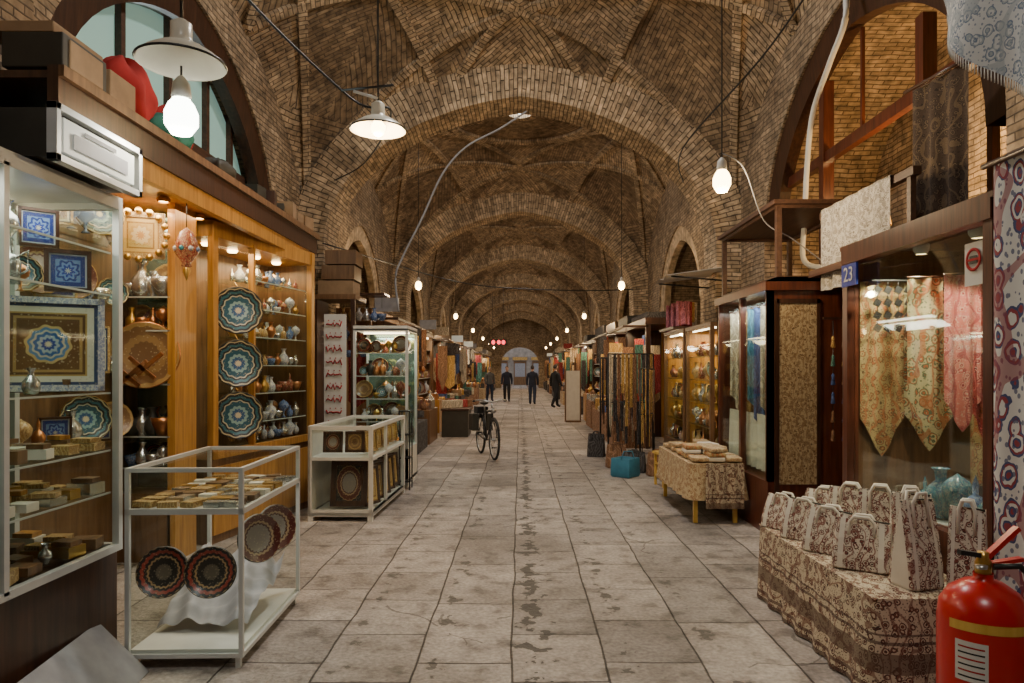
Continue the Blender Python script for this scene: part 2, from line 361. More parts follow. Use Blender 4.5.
# ------------------------------------------------------------------ vault geometry
ZS, RISE, HX, HY = 3.4, 2.5, 3.3, 3.8
PITCH = 7.6; CENTERS = [7.0 + PITCH * k for k in range(-1, 7)]
YEND = CENTERS[-1] + HY
def vz(x, y):
    u = min(1, abs(x) / HX); v = min(1, abs(y) / HY)
    ku = .15 * v ** 4; kv = .15 * u ** 4
    pu = (u + ku) / (1 + ku); pv = (v + kv) / (1 + kv)
    return ZS + RISE * sqrt(max(0, 2 - pu * pu - pv * pv))
def bayc(y): return min(CENTERS, key=lambda c: abs(c - y))
def vzw(x, y): return vz(x, y - bayc(y))
RING = 1.5
per = [(-HX, -HY), (-1.2, -HY), (1.2, -HY), (HX, -HY), (HX, -1.4), (HX, 1.4), (HX, HY), (1.2, HY), (-1.2, HY), (-HX, HY), (-HX, 1.4), (-HX, -1.4)]
chords = []
for i in range(12):
    chords.append((per[i], per[(i + 4) % 12]))
def clipchord(a, b):
    n = 60; seg = []; out = []
    for i in range(n + 1):
        t = i / n; x = a[0] + (b[0] - a[0]) * t; y = a[1] + (b[1] - a[1]) * t
        if x * x + y * y > RING * RING: seg.append((x, y))
        else:
            if len(seg) > 1: out.append(seg)
            seg = []
    if len(seg) > 1: out.append(seg)
    return out
def build_vault():
    nu, nv = 130, 148
    xs = [HX * sin(pi / 2 * (2 * i / nu - 1)) for i in range(nu + 1)]
    ys = [HY * sin(pi / 2 * (2 * j / nv - 1)) for j in range(nv + 1)]
    vs = [(x, y, vz(x, y)) for y in ys for x in xs]
    faces = []; sig = {}; info = []
    for j in range(nv):
        for i in range(nu):
            a = j * (nu + 1) + i; q = (a, a + nu + 1, a + nu + 2, a + 1)
            cx = (xs[i] + xs[i + 1]) / 2; cy = (ys[j] + ys[j + 1]) / 2
            if cx * cx + cy * cy < .3 ** 2: continue
            if cx * cx + cy * cy < RING ** 2: k = 'ring'
            else:
                k = tuple(1 if (b[0] - a_[0]) * (cy - a_[1]) - (b[1] - a_[1]) * (cx - a_[0]) > 0 else 0 for a_, b in chords)
                e = sig.setdefault(k, [0, 0, 0]); e[0] += cx; e[1] += cy; e[2] += 1
            faces.append(q); info.append((k, cx, cy))
    F = {'brick': ([], []), 'brickb': ([], [])}
    for q, (k, cx, cy) in zip(faces, info):
        if k == 'ring':
            a0 = atan2(cy, cx); res = []
            for vi in q:
                x, y, z = vs[vi]; rr = sqrt(x * x + y * y); a1 = atan2(y, x); da = a1 - a0
                if da > pi: a1 -= 2 * pi
                if da < -pi: a1 += 2 * pi
                res.append((a1 * 1.1, rr * 1.05))
            mt = 'brick'
        else:
            e = sig[k]; gx, gy = e[0] / e[2], e[1] / e[2]; ax = atan2(gy, gx)
            side = 1 if (-sin(ax) * (cx - gx) + cos(ax) * (cy - gy)) > 0 else -1
            steep = sqrt((cx / HX) ** 2 + (cy / HY) ** 2)
            if steep > 1.2:
                res = [((vs[vi][0] * (1 if cx * cy < 0 else -1) + vs[vi][1]) * .8, vs[vi][2]) for vi in q]
            else:
                an = ax + side * pi / 4; ca, sa = cos(an), sin(an)
                res = [(vs[vi][0] * ca + vs[vi][1] * sa, (-vs[vi][0] * sa + vs[vi][1] * ca) + vs[vi][2] * .35) for vi in q]
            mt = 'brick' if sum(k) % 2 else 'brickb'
        F[mt][0].append(q); F[mt][1].append(res)
    b = B('ceiling_vault')
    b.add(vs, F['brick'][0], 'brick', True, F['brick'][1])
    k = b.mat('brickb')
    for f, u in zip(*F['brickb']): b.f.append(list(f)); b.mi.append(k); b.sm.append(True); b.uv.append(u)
    def rib(seg, w=.06, drop=.05):
        P = [Vector((x, y, vz(x, y))) for x, y in seg]
        va = []; f = []; uv = []
        for i, p in enumerate(P):
            d = P[min(i + 1, len(P) - 1)] - P[max(i - 1, 0)]; d.normalize()
            e = .03; x, y = p.x, p.y
            gx = (vz(x + e, y) - vz(x - e, y)) / (2 * e) if abs(x) < HX - e else 0
            gy = (vz(x, y + e) - vz(x, y - e)) / (2 * e) if abs(y) < HY - e else 0
            nrm = Vector((gx, gy, -1)).normalized(); s_ = d.cross(nrm).normalized()
            va += [p + s_ * w - nrm * .02, p + s_ * w + nrm * drop, p - s_ * w + nrm * drop, p - s_ * w - nrm * .02]
        acc = 0
        for i in range(len(P) - 1):
            l = (P[i + 1] - P[i]).length
            for j, (u0, u1) in enumerate(((0, .05), (.05, .16), (.16, .21))):
                f.append((i * 4 + j, i * 4 + j + 1, i * 4 + j + 5, i * 4 + j + 4)); uv.append([(u0, acc), (u1, acc), (u1, acc + l), (u0, acc + l)])
            acc += l
        b.add(va, f, 'brickarch', False, uv)
    for a_, b_ in chords:
        for seg in clipchord(a_, b_): rib(seg)
    rib([(RING * cos(2 * pi * i / 64), RING * sin(2 * pi * i / 64)) for i in range(65)], .08, .06)
    rib([(.32 * cos(2 * pi * i / 24), .32 * sin(2 * pi * i / 24)) for i in range(25)], .08, .07)
    return b.make()
vault = build_vault(); vault.location = (0, CENTERS[0], 0)
for c in CENTERS[1:]: inst(vault, (0, c, 0), name='ceiling_vault')
sk = B('skylight', (0, CENTERS[0], 0)); sk.lathe([(.001, 6.98), (.33, 6.98)], (0, 0, 0), 'skyl', 24); sk = sk.make()
for c in CENTERS[1:]: inst(sk, (0, c, 0), name='skylight')

def gprof(t, hw, rise, k=.22):
    a = abs(t) * pi / 2; u = sin(a); pu = (u + k) / (1 + k)
    return (hw * u * (1 if t > 0 else -1), ZS + rise * sqrt(max(0, 1 - pu * pu)) / sqrt(1 - (k / (1 + k)) ** 2))
def build_arch():
    b = B('trim_arch'); n = 48; D = .36
    ins = []; outs = []
    for i in range(n + 1):
        t = -1 + 2 * i / n; ins.append(gprof(t, 2.93, 2.22)); outs.append(gprof(t, 3.42, 2.85, .15))
    ins = [(-2.93, 0), (-2.93, 1.7)] + ins + [(2.93, 1.7), (2.93, 0)]; outs = [(-3.45, 0), (-3.45, 1.7)] + outs + [(3.45, 1.7), (3.45, 0)]
    s = 0
    for i in range(len(ins) - 1):
        (x0, z0), (x1, z1) = ins[i], ins[i + 1]; (a0, c0), (a1, c1) = outs[i], outs[i + 1]
        l = sqrt((x1 - x0) ** 2 + (z1 - z0) ** 2)
        b.add([(x0, -D, z0), (x1, -D, z1), (x1, D, z1), (x0, D, z0)], [(0, 1, 2, 3)], 'brickarch', True, [[(0, s), (0, s + l), (2 * D, s + l), (2 * D, s)]])
        for y in (-D, D):
            b.add([(x0, y, z0), (x1, y, z1), (a1, y, c1), (a0, y, c0)], [(0, 1, 2, 3)], 'brickarch', False, [[(0, s), (0, s + l), (.42, s + l), (.42, s)]])
        s += l
    return b.make()
arch = build_arch(); arch.location = (0, CENTERS[0] - HY, 0)
for c in CENTERS: inst(arch, (0, c + HY, 0), name='trim_arch')

NC = .1
LIN = .30
def niche_pts(inset=0, n=28, zc=5.35, NH=2.35):
    pts = []
    for i in range(n + 1):
        t = -1 + 2 * i / n; a = abs(t) * pi / 2; u = sin(a); k = .22; pu = (u + k) / (1 + k)
        g = sqrt(max(0, 1 - pu * pu)) / sqrt(1 - (k / (1 + k)) ** 2)
        zb = 3.3 if zc > 5 else 2.9
        pts.append((NC + (NH - inset) * u * (1 if t > 0 else -1), zb + (zc - inset - zb) * g))
    return pts
def build_wall(name, zc, NH):
    b = B(name)
    pts = niche_pts(0, 28, zc, NH)
    def q(p, uv, m='brickwall'): b.add(p, [(0, 1, 2, 3)], m, False, [uv])
    for y0, y1 in ((-HY, NC - NH), (NC + NH, HY)):
        n = 8
        for i in range(n):
            a = y0 + (y1 - y0) * i / n; c = y0 + (y1 - y0) * (i + 1) / n
            q([(HX, a, 0), (HX, c, 0), (HX, c, max(ZS, vz(HX, c)) + .05), (HX, a, max(ZS, vz(HX, a)) + .05)], [(a, 0), (c, 0), (c, vz(HX, c)), (a, vz(HX, a))])
    for i in range(len(pts) - 1):
        (a, z0), (c, z1) = pts[i], pts[i + 1]
        if abs(c - a) < 1e-6: continue
        q([(HX, a, z0), (HX, c, z1), (HX, c, vz(HX, c) + .05), (HX, a, vz(HX, a) + .05)], [(a, z0), (c, z1), (c, vz(HX, c)), (a, vz(HX, a))])
    ring = [(NC - NH, 0)] + pts + [(NC + NH, 0)]; s = 0
    for i in range(len(ring) - 1):
        (a, z0), (c, z1) = ring[i], ring[i + 1]; l = sqrt((a - c) ** 2 + (z0 - z1) ** 2)
        q([(HX, a, z0), (HX, c, z1), (4.7, c, z1), (4.7, a, z0)], [(0, s), (0, s + l), (1.4, s + l), (1.4, s)]); s += l
    q([(4.7, NC - NH, 0), (4.7, NC + NH, 0), (4.7, NC + NH, 5.5), (4.7, NC - NH, 5.5)], [(0, 0), (4.7, 0), (4.7, 5.5), (0, 5.5)])
    inn = niche_pts(LIN, 28, zc, NH)
    for i in range(len(pts) - 1):
        (a, z0), (c, z1) = pts[i], pts[i + 1]; (ia, iz0), (ic, iz1) = inn[i], inn[i + 1]
        b.add([(3.33, a, z0), (3.33, c, z1), (3.36, ic, iz1), (3.36, ia, iz0), (3.5, a, z0), (3.5, c, z1), (3.5, ic, iz1), (3.5, ia, iz0)],
              [(0, 1, 2, 3), (7, 6, 5, 4), (3, 2, 6, 7)], 'wood_dark' if zc > 5 else 'brickarch')
    return b.make()
wr = build_wall('wall_right', 5.35, 2.35); wr.location = (0, CENTERS[0], 0)
wf = build_wall('wall_right', 4.55, 1.9); wf.location = (0, CENTERS[2], 0)
inst(wr, (0, CENTERS[1], 0), name='wall_right')
for c in CENTERS[3:]: inst(wf, (0, c, 0), name='wall_right')
for i, c in enumerate(CENTERS): inst(wr if i < 2 else wf, (0, c, 0), name='wall_left', scale=(-1, 1, 1))
b = B('floor'); b.add([(-5, -4.6, 0), (5, -4.6, 0), (5, 80, 0), (-5, 80, 0)], [(0, 1, 2, 3)], 'floor'); b.make()
b = B('wall_back'); b.add([(-5, -4.4, 0), (5, -4.4, 0), (5, -4.4, 7.2), (-5, -4.4, 7.2)], [(0, 1, 2, 3)], 'brickwall', False, [[(0, 0), (10, 0), (10, 7), (0, 7)]]); b.make()
b = B('wall_end'); ye = YEND + .4; n = 24
for x0, x1 in ((-5, -1.5), (1.5, 5)):
    b.add([(x0, ye, 0), (x1, ye, 0), (x1, ye, 7.2), (x0, ye, 7.2)], [(0, 1, 2, 3)], 'brickwall', False, [[(x0, 0), (x1, 0), (x1, 7.2), (x0, 7.2)]])
for i in range(n):
    t0, t1 = -1 + 2 * i / n, -1 + 2 * (i + 1) / n; a0 = 1.5 * sin(t0 * pi / 2); a1 = 1.5 * sin(t1 * pi / 2); z0 = 2.0 + 1.3 * cos(t0 * pi / 2); z1 = 2.0 + 1.3 * cos(t1 * pi / 2)
    b.add([(a0, ye, z0), (a1, ye, z1), (a1, ye, 7.2), (a0, ye, 7.2)], [(0, 1, 2, 3)], 'brickwall', False, [[(a0, z0), (a1, z1), (a1, 7.2), (a0, 7.2)]])
b.make()
b = B('street_facade', (0, 68, 0)); b.bx(-6, 6, 0, .4, 0, 6, 'plaster')
for x in (-2.4, -.6, 1.2): b.bx(x, x + 1.2, -.08, 0, 0, 2.3, 'wood_mid'); b.bx(x + .1, x + 1.1, -.09, -.08, .8, 2.1, 'greyboard'); b.bx(x - .1, x + 1.3, -.3, 0, 2.4, 2.7, 'c2')
b.make()

# ------------------------------------------------------------------ lights in the vaults
warm = (1, .72, .40)
for i, c in enumerate(CENTERS):
    light('skylight_light', 'AREA', (0, c, 6.8), (120, 170, 80, 70, 60, 55, 50, 45)[i], (1, .96, .90), .5)
for c in CENTERS[2:]:
    for sx in (-1, 1):
        light('lamp_light', 'POINT', (sx * 1.9, c - 1.5, 2.95), 46, warm, .06)

# ------------------------------------------------------------------ pendant lamps
def shade_lamp(name, x, y, z, r, bulb=True, mat='enamel'):
    b = B(name, (x, y, z)); top = vzw(x, y) - z + .02
    b.lathe([(r, 0), (r * .97, .015), (r * .8, r * .22), (r * .55, r * .38), (r * .28, r * .5), (r * .24, r * .62), (r * .24, r * .95), (r * .1, r * 1.05), (.005, r * 1.08)], (0, 0, 0), mat, 32)
    b.lathe([(r * .96, .004), (r * .78, r * .2), (r * .5, r * .35), (.005, r * .42)], (0, 0, 0), mat, 32)
    b.lathe([(r, 0), (r * 1.02, .006), (r, .014)], (0, 0, 0), 'black', 32)
    if bulb: b.ball((0, 0, r * .08), (r * .26, r * .26, r * .3), 'bulb')
    b.tube([(0, 0, r * 1.05), (0, 0, top)], .008, 'black', 6)
    return b.make()
def bulb_lamp(name, x, y, z, r, cool=False, h=1.5, cord=None):
    b = B(name, (x, y, z)); top = cord or (vzw(x, y) - z + .02)
    b.lathe([(.003, -r * h), (r * .6, -r * h * .9), (r, -r * h * .4), (r * 1.0, r * .2), (r * .75, r * .8), (r * .5, r * 1.1)], (0, 0, 0), 'bulbcool' if cool else 'bulb', 20)
    b.lathe([(r * .55, r * 1.1), (r * .6, r * 1.3), (r * .5, r * 2.1), (r * .2, r * 2.5), (.004, r * 2.6)], (0, 0, 0), 'white', 16)
    b.tube([(0, 0, r * 2.5), (0, 0, top)], .006, 'black', 6)
    return b.make()
shade_lamp('enamel_pendant_lamp', -1.80, 3.72, 3.17, .225, False)
bulb_lamp('hanging_bulb', -1.80, 3.72, 2.89, .085, True, 1.2, .27)
light('bulb_light', 'POINT', (-1.80, 3.72, 2.73), 18, (1, .93, .78), .05)
shade_lamp('enamel_pendant_lamp', -1.16, 5.72, 3.50, .225)
light('bulb_light', 'POINT', (-1.16, 5.72, 3.42), 50, warm, .05)
bulb_lamp('hanging_bulb', 1.73, 6.0, 3.17, .075)
light('bulb_light', 'POINT', (1.73, 6.0, 3.0), 80, (1, .76, .45), .05)
for c in CENTERS[2:]:
    for sx in (-1, 1):
        bulb_lamp('hanging_bulb', sx * 1.9, c - 1.5, 3.12, .06)
b = B('lamp_bracket'); b.tube([(-1.36, 5.72, 3.82), (-1.16, 5.72, 3.76)], .012, 'white'); b.tube([(-1.5, 5.9, 3.9), (-1.0, 5.5, 3.78)], .01, 'black'); b.make()
def cable(name, pts, r, mat):
    P = [Vector(p) for p in pts]; out = []
    n = len(P)
    for i in range(n - 1):
        p0, p1, p2, p3 = P[max(i - 1, 0)], P[i], P[i + 1], P[min(i + 2, n - 1)]
        for k in range(8):
            t = k / 8
            out.append(.5 * ((2 * p1) + (p2 - p0) * t + (2 * p0 - 5 * p1 + 4 * p2 - p3) * t * t + (3 * p1 - p0 - 3 * p2 + p3) * t ** 3))
    out.append(P[-1]); b = B(name); b.tube(out, r, mat, 8); return b.make()
cable('electric_cable', [(0.1, 10.4, 5.38), (-.3, 10.4, 5.12), (-.8, 10.4, 4.85), (-1.15, 10.4, 4.45), (-1.45, 10.4, 3.8), (-1.75, 10.4, 3.2), (-1.85, 10.4, 2.9), (-1.80, 10.4, 2.4)], .016, 'greyboard')
cable('electric_cable', [(-2.4, 3.9, 4.9), (-2.2, 5.2, 4.5), (-1.5, 6.2, 3.95), (-1.16, 6.3, 3.85), (-2.0, 9, 4.2), (-2.7, 10.2, 4.3)], .01, 'black')
cable('electric_cable', [(2.95, 5.5, 5.6), (2.6, 7.2, 4.9), (2.1, 9, 4.4), (2.4, 10.3, 4.3)], .01, 'black')
cable('electric_cable', [(1.73, 6.0, 3.4), (1.95, 6.1, 3.3), (2.3, 6.6, 2.95), (2.6, 6.7, 2.8), (3.0, 6.8, 2.55)], .006, 'greyboard')
cable('electric_cable', [(-2.9, 10.3, 3.4), (-1.2, 16, 3.5), (1.2, 16.5, 3.4), (2.9, 18, 3.6)], .012, 'black')
cable('white_conduit_pipe', [(3.2, 6.9, 5.4), (3.16, 6.8, 4.95), (3.14, 7.1, 4.65), (3.14, 7.5, 4.3), (3.14, 7.65, 3.8), (3.14, 7.72, 3.2), (3.10, 7.65, 2.75), (3.2, 7.4, 2.62), (3.28, 7.3, 2.65)], .03, 'white')

# ------------------------------------------------------------------ goods
PRO = [
    [(.0, 0), (.3, 0), (.22, .08), (.5, .35), (.42, .6), (.16, .75), (.2, .95), (.3, 1)],
    [(.0, 0), (.35, 0), (.5, .25), (.45, .5), (.2, .7), (.15, .85), (.28, 1)],
    [(.0, 0), (.25, 0), (.08, .1), (.1, .35), (.45, .55), (.5, .75), (.35, .9), (.1, 1), (.0, 1.05)],
    [(.0, 0), (.3, 0), (.55, .35), (.6, .55), (.55, .55), (.3, .1), (0, .08)],
    [(.0, 0), (.3, 0), (.35, .5), (.2, .65), (.08, .7), (.1, .9), (.0, 1.1)]]
def vase(b, x, y, z, h, mat, k=None, n=12):
    p = PRO[R.randrange(5) if k is None else k]
    b.lathe([(max(.0005, r * h * .62), zz * h) for r, zz in p], (x, y, z), mat, n)
def row(b, p0, p1, z, n, h0, h1, mats, kinds='vbp', face=(1, -1, 0), hn=12):
    for i in range(n):
        t = (i + .5) / n; x = p0[0] + (p1[0] - p0[0]) * t; y = p0[1] + (p1[1] - p0[1]) * t
        h = R.uniform(h0, h1); kd = R.choice(kinds); m = R.choice(mats)
        if kd == 'v': vase(b, x, y, z, h, m, n=hn)
        elif kd == 'b': b.rbox((x, y, z + h * .25), (h * .8, h * .6, h * .5), m, (0, 0, R.uniform(-.3, .3)))
        elif kd == 'p': b.plate((x, y, z + h * .5), (face[0], face[1], .25), h * .5, R.choice(['plate_teal', 'plate_grey', 'plate_dark', 'plate_copper']), 'brass', 16)
        elif kd == 'f': b.panel((x, y, z + h * .5), face, h * .9, h, R.choice(['tileframe', 'tileblue', 'clockface']), R.choice(['wood_dark', 'goldbox']), .015)
def frame_box(b, x0, x1, y0, y1, z0, z1, w, mat):
    for x in (x0, x1 - w):
        for y in (y0, y1 - w): b.bx(x, x + w, y, y + w, z0, z1, mat)
    for z in (z0, z1 - w):
        for y in (y0, y1 - w): b.bx(x0 + w, x1 - w, y, y + w, z, z + w, mat)
        for x in (x0, x1 - w): b.bx(x, x + w, y0 + w, y1 - w, z, z + w, mat)
def glass_sides(b, x0, x1, y0, y1, z0, z1, sides):
    e = .008
    for s_ in sides:
        if s_ == 'x0': b.add([(x0 + e, y0, z0), (x0 + e, y1, z0), (x0 + e, y1, z1), (x0 + e, y0, z1)], [(0, 1, 2, 3)], 'glass')
        if s_ == 'x1': b.add([(x1 - e, y0, z0), (x1 - e, y1, z0), (x1 - e, y1, z1), (x1 - e, y0, z1)], [(0, 1, 2, 3)], 'glass')
        if s_ == 'y0': b.add([(x0, y0 + e, z0), (x1, y0 + e, z0), (x1, y0 + e, z1), (x0, y0 + e, z1)], [(0, 1, 2, 3)], 'glass')
        if s_ == 'y1': b.add([(x0, y1 - e, z0), (x1, y1 - e, z0), (x1, y1 - e, z1), (x0, y1 - e, z1)], [(0, 1, 2, 3)], 'glass')
        if s_ == 'z1': b.add([(x0, y0, z1 - e), (x1, y0, z1 - e), (x1, y1, z1 - e), (x0, y1, z1 - e)], [(0, 1, 2, 3)], 'glass')

# ===== LEFT near tall cabinet
b = B('glass_display_cabinet'); x0, x1, y0, y1 = -2.68, -2.1, 2.0, 3.7
frame_box(b, x0, x1, y0, y1, .60, 2.42, .035, 'alu'); glass_sides(b, x0, x1, y0, y1, .62, 2.4, ['x1', 'y1', 'y0'])
b.bx(x0, x1 - .03, y0, y1, .06, .60, 'wood_dark'); b.bx(x0 + .02, x1 - .06, y0 + .03, y1 - .03, 0, .06, 'black')
b.bx(x1 - .035, x1, 2.85, 2.88, .62, 2.4, 'alu')
b.bx(x0 - .01, x0, y0, y1, .62, 2.4, 'mirror')
b.bx(x0, x1, y0, y1, 2.42, 2.45, 'alu')
SH = [.90, 1.12, 1.42, 1.93, 2.15]
for z in SH: b.bx(x0 + .02, x1 - .04, y0 + .04, y1 - .04, z, z + .008, 'glass'); b.bx(x1 - .046, x1 - .04, y0 + .04, y1 - .04, z, z + .009, 'alu')
b.bx(x0 + .03, x0 + .05, y0 + .1, y1 - .1, 2.37, 2.395, 'tube')
b.make()
light('cabinet_light', 'AREA', (-2.38, 2.95, 2.38), 11, (1, .95, .82), .3, 1.5)
b = B('enamel_tile_frame'); b.panel((-2.29, 3.40, 1.67), (.6, -1, .12), .47, .46, 'tileframe', 'whiteglaze', .03)
b.bx(-2.4, -2.2, 3.41, 3.44, 1.43, 1.5, 'wood_mid'); b.make()
b = B('blue_tile_frame'); b.panel((-2.26, 3.50, 2.04), (.7, -1, .1), .2, .21, 'tileblue', 'wood_dark', .02); b.make()
b = B('blue_tile_frame'); b.panel((-2.40, 2.95, 2.27), (.8, -1, .1), .2, .2, 'plate_grey', 'wood_dark', .02); b.make()
b = B('silver_ewer'); vase(b, -2.33, 3.20, 1.94, .2, 'silver', 4, 20); b.tube([(-2.3, 3.2, 2.06), (-2.25, 3.2, 2.09), (-2.25, 3.2, 2.0), (-2.29, 3.2, 1.98)], .006, 'silver'); b.make()
b = B('silver_ewer'); vase(b, -2.2, 3.15, 1.435, .12, 'silver', 1, 20); b.make()
b = B('khatam_boxes')
for z, n in ((.63, 9), (.91, 9), (1.13, 8)):
    for i in range(n):
        y = 2.35 + (3.58 - 2.35) * i / (n - 1)
        for x in (-2.52, -2.36, -2.22):
            w = R.uniform(.09, .14); h = R.uniform(.03, .06); m = R.choice(['goldbox', 'wood_mid', 'goldbox', 'brass', 'cream_bands', 'silver'])
            if R.random() < .2: vase(b, x, y, z + .005, R.uniform(.08, .13), R.choice(['silver', 'brass', 'whiteglaze', 'goldbox'])); continue
            b.rbox((x, y, z + h / 2 + .005), (w, w * .8, h), m, (0, 0, R.uniform(-.3, .3)))
            if R.random() < .5: b.rbox((x, y, z + h + .018), (w * .8, w * .6, .022), R.choice(['goldbox', 'wood_gold', 'wood_mid']), (0, 0, R.uniform(-.3, .3)))
b.make()
b = B('cabinet_vases'); row(b, (-2.55, 2.4), (-2.55, 3.6), 1.43, 6, .18, .3, ['silver', 'goldbox', 'copper'], 'vvf'); row(b, (-2.5, 2.4), (-2.5, 3.6), 1.94, 6, .12, .18, ['whiteglaze', 'silver', 'copper'], 'vvp'); row(b, (-2.5, 2.4), (-2.4, 3.6), 2.16, 6, .12, .2, ['silver', 'whiteglaze'], 'vf'); b.make()
b = B('light_box_sign'); b.bx(-2.62, -2.02, 3.02, 3.66, 2.47, 2.68, 'darkbox')
b.bx(-2.02, -1.995, 3.06, 3.62, 2.5, 2.65, 'lightbox')
for (a, c, d, e) in ((3.0, 3.68, 2.45, 2.48), (3.0, 3.68, 2.67, 2.7), (3.0, 3.03, 2.45, 2.7), (3.65, 3.68, 2.45, 2.7)): b.bx(-2.03, -1.985, a, c, d, e, 'alu')
b.bx(-1.99, -1.988, 3.12, 3.55, 2.53, 2.6, 'greyboard'); b.bx(-1.99, -1.988, 3.2, 3.45, 2.61, 2.63, 'darkbox')
b.make(.004)
b = B('carton'); b.bx(-2.66, -2.25, 2.5, 2.96, 2.46, 2.72, 'darkbox'); b.bx(-2.60, -2.22, 2.55, 2.9, 2.72, 2.82, 'greyboard'); b.make(.006)
b = B('carton'); b.bx(-2.78, -2.45, 3.75, 4.15, 3.17, 3.36, 'darkbox'); b.bx(-2.46, -2.44, 3.8, 4.1, 3.18, 3.34, 'cardboard'); b.bx(-2.9, -2.5, 3.75, 4.2, 3.36, 3.42, 'cardboard'); b.make(.006)
b = B('carton'); b.bx(-2.75, -2.47, 4.22, 4.5, 3.17, 3.36, 'cardboard'); b.make(.006)
b = B('leaning_board'); b.rbox((-1.98, 3.2, .13), (.012, .75, .36), 'greyboard', (0, -.75, .12)); b.make(.003)

# left shop roof
b = B('shop_canopy')
b.bx(-3.28, -2.50, 3.72, 8.35, 3.10, 3.14, 'wood_dark'); b.bx(-3.28, -2.5, 3.72, 8.35, 2.88, 2.93, 'wood_gold')
b.bx(-2.52, -2.46, 3.72, 8.4, 2.80, 2.93, 'wood_gold'); b.bx(-2.50, -2.44, 3.70, 8.42, 2.93, 3.16, 'wood_dark'); b.bx(-2.44, -2.41, 3.70, 8.42, 3.10, 3.16, 'wood_mid')
for i in range(7):
    y = 4.2 + i * .6; b.lathe([(.045, -.03), (.05, 0), (.02, .02)], (-2.75, y, 2.865), 'brass', 14); b.lathe([(.001, -.022), (.035, -.022)], (-2.75, y, 2.865), 'bulb', 12)
b.make()
light('canopy_spots', 'AREA', (-2.8, 5.0, 2.83), 24, warm, .5, 2.0)
b = B('fabric_bundle')
def blob(c, r, mat, sd):
    b.grid(lambda u, v: (c[0] + r[0] * sin(pi * v) * cos(2 * pi * u) * (1 + .18 * sin(5 * u * 2 * pi + sd) * sin(3 * v * pi)), c[1] + r[1] * sin(pi * v) * sin(2 * pi * u) * (1 + .15 * sin(4 * u * 2 * pi + sd)), c[2] + r[2] * cos(pi * v) * (1 + .12 * cos(6 * u * 2 * pi))), 32, 16, mat)
blob((-2.72, 4.8, 3.42), (.18, .26, .24), 'redcloth', 1); blob((-2.6, 5.2, 3.29), (.13, .25, .13), 'green', 2); blob((-2.85, 5.7, 3.42), (.15, .2, .25), 'redcloth', 3); blob((-2.62, 6.1, 3.27), (.12, .22, .1), 'darkbox', 4); b.make()
b = B('roof_clutter')
for i in range(9):
    y = 6.6 + i * .2; b.rbox((-2.7 + .05 * (i % 3), y, 3.21 + .03 * (i % 2)), (.3, .18, .1 + .06 * (i % 3)), R.choice(['darkbox', 'wood_mid', 'cardboard', 'wood_dark']), (0, 0, R.uniform(-.4, .4)))
b.make()
b = B('shop_shelving_unit'); b.bx(-3.28, -2.78, 5.93, 5.97, .0, 2.88, 'mirror'); b.bx(-3.28, -3.24, 3.75, 5.93, 0, 2.88, 'wood_mid')
for z in (.75, 1.0, 1.42, 1.85, 2.12, 2.5): b.bx(-3.24, -2.80, 5.6, 5.93, z, z + .012, 'glass'); b.bx(-3.24, -2.8, 5.6, 5.605, z, z + .012, 'alu')
b.bx(-2.82, -2.76, 5.6, 5.97, 0, 2.88, 'wood_gold'); b.bx(-3.24, -2.8, 5.6, 5.93, 0, .55, 'wood_mid')
for z in (1.0, 1.5, 2.0, 2.5): b.bx(-3.24, -2.9, 3.9, 5.5, z, z + .015, 'glass')
b.make()
light('shelf_light', 'AREA', (-3.0, 5.55, 2.8), 9, (1, .9, .7), .4, .3)
b = B('gilt_wall_clock'); b.panel((-2.98, 5.5, 2.60), (.35, -1, 0), .34, .36, 'clockface', 'goldbox', .04)
for i in range(16):
    t = 2 * pi * i / 16; b.ball((-2.98 + .19 * cos(t), 5.47 + .06 * cos(t), 2.60 + .19 * sin(t)), .028, 'brass', 8, 6)
b.make()
b = B('copper_tray'); b.plate((-3.0, 5.6, 1.66), (.25, -1, .1), .27, 'plate_copper', 'copper', 36)
for i in range(4): b.rbox((-3.0 + .06 * (i - 1.5), 5.50, 1.50 + .03 * i), (.26, .02, .03), 'copper', (0, .7 * (-1) ** i, 0))
b.make()
b = B('copper_vessels')
for z, h0, h1, mt in ((.76, .14, .2, ['blueglaze', 'whiteglaze', 'silver']), (1.01, .2, .35, ['silver', 'copper', 'darkbox']), (1.87, .15, .22, ['copper', 'redglaze', 'brass']), (2.13, .2, .3, ['silver', 'copper', 'silver'])):
    row(b, (-3.2, 5.7), (-2.86, 5.7), z, 4, h0, h1, mt, 'vvv'); row(b, (-3.2, 5.82), (-2.86, 5.82), z, 3, h0, h1, mt, 'vp', (0, -1, 0))
for z in (1.02, 1.52, 2.02, 2.52): row(b, (-3.1, 4.1), (-3.1, 5.4), z, 8, .15, .35, ['copper', 'silver', 'blueglaze', 'goldbox'], 'vvpf')
b.make()
b = B('mosque_lantern'); b.tube([(-2.62, 5.5, 2.88), (-2.62, 5.5, 2.6)], .004, 'black'); b.lathe([(.005, 0), (.05, -.04), (.09, -.14), (.085, -.2), (.03, -.28), (.04, -.30), (.001, -.33)], (-2.62, 5.5, 2.66), 'redglaze', 16); b.lathe([(.02, -.3), (.03, -.34), (.001, -.42)], (-2.62, 5.5, 2.66), 'brass', 12)
for i in range(8):
    t = 2 * pi * i / 8; b.ball((-2.62 + .085 * cos(t), 5.5 + .085 * sin(t), 2.49), .02, R.choice(['teal', 'whiteglaze', 'blueglaze']), 8, 6)
b.make()
P0 = Vector((-2.72, 6.15, 0)); P1 = Vector((-2.36, 7.95, 0)); dv = (P1 - P0); ln = dv.length; ang = atan2(dv.y, dv.x) - pi / 2
b = B('wooden_vitrine', (P0.x, P0.y, 0), ang)
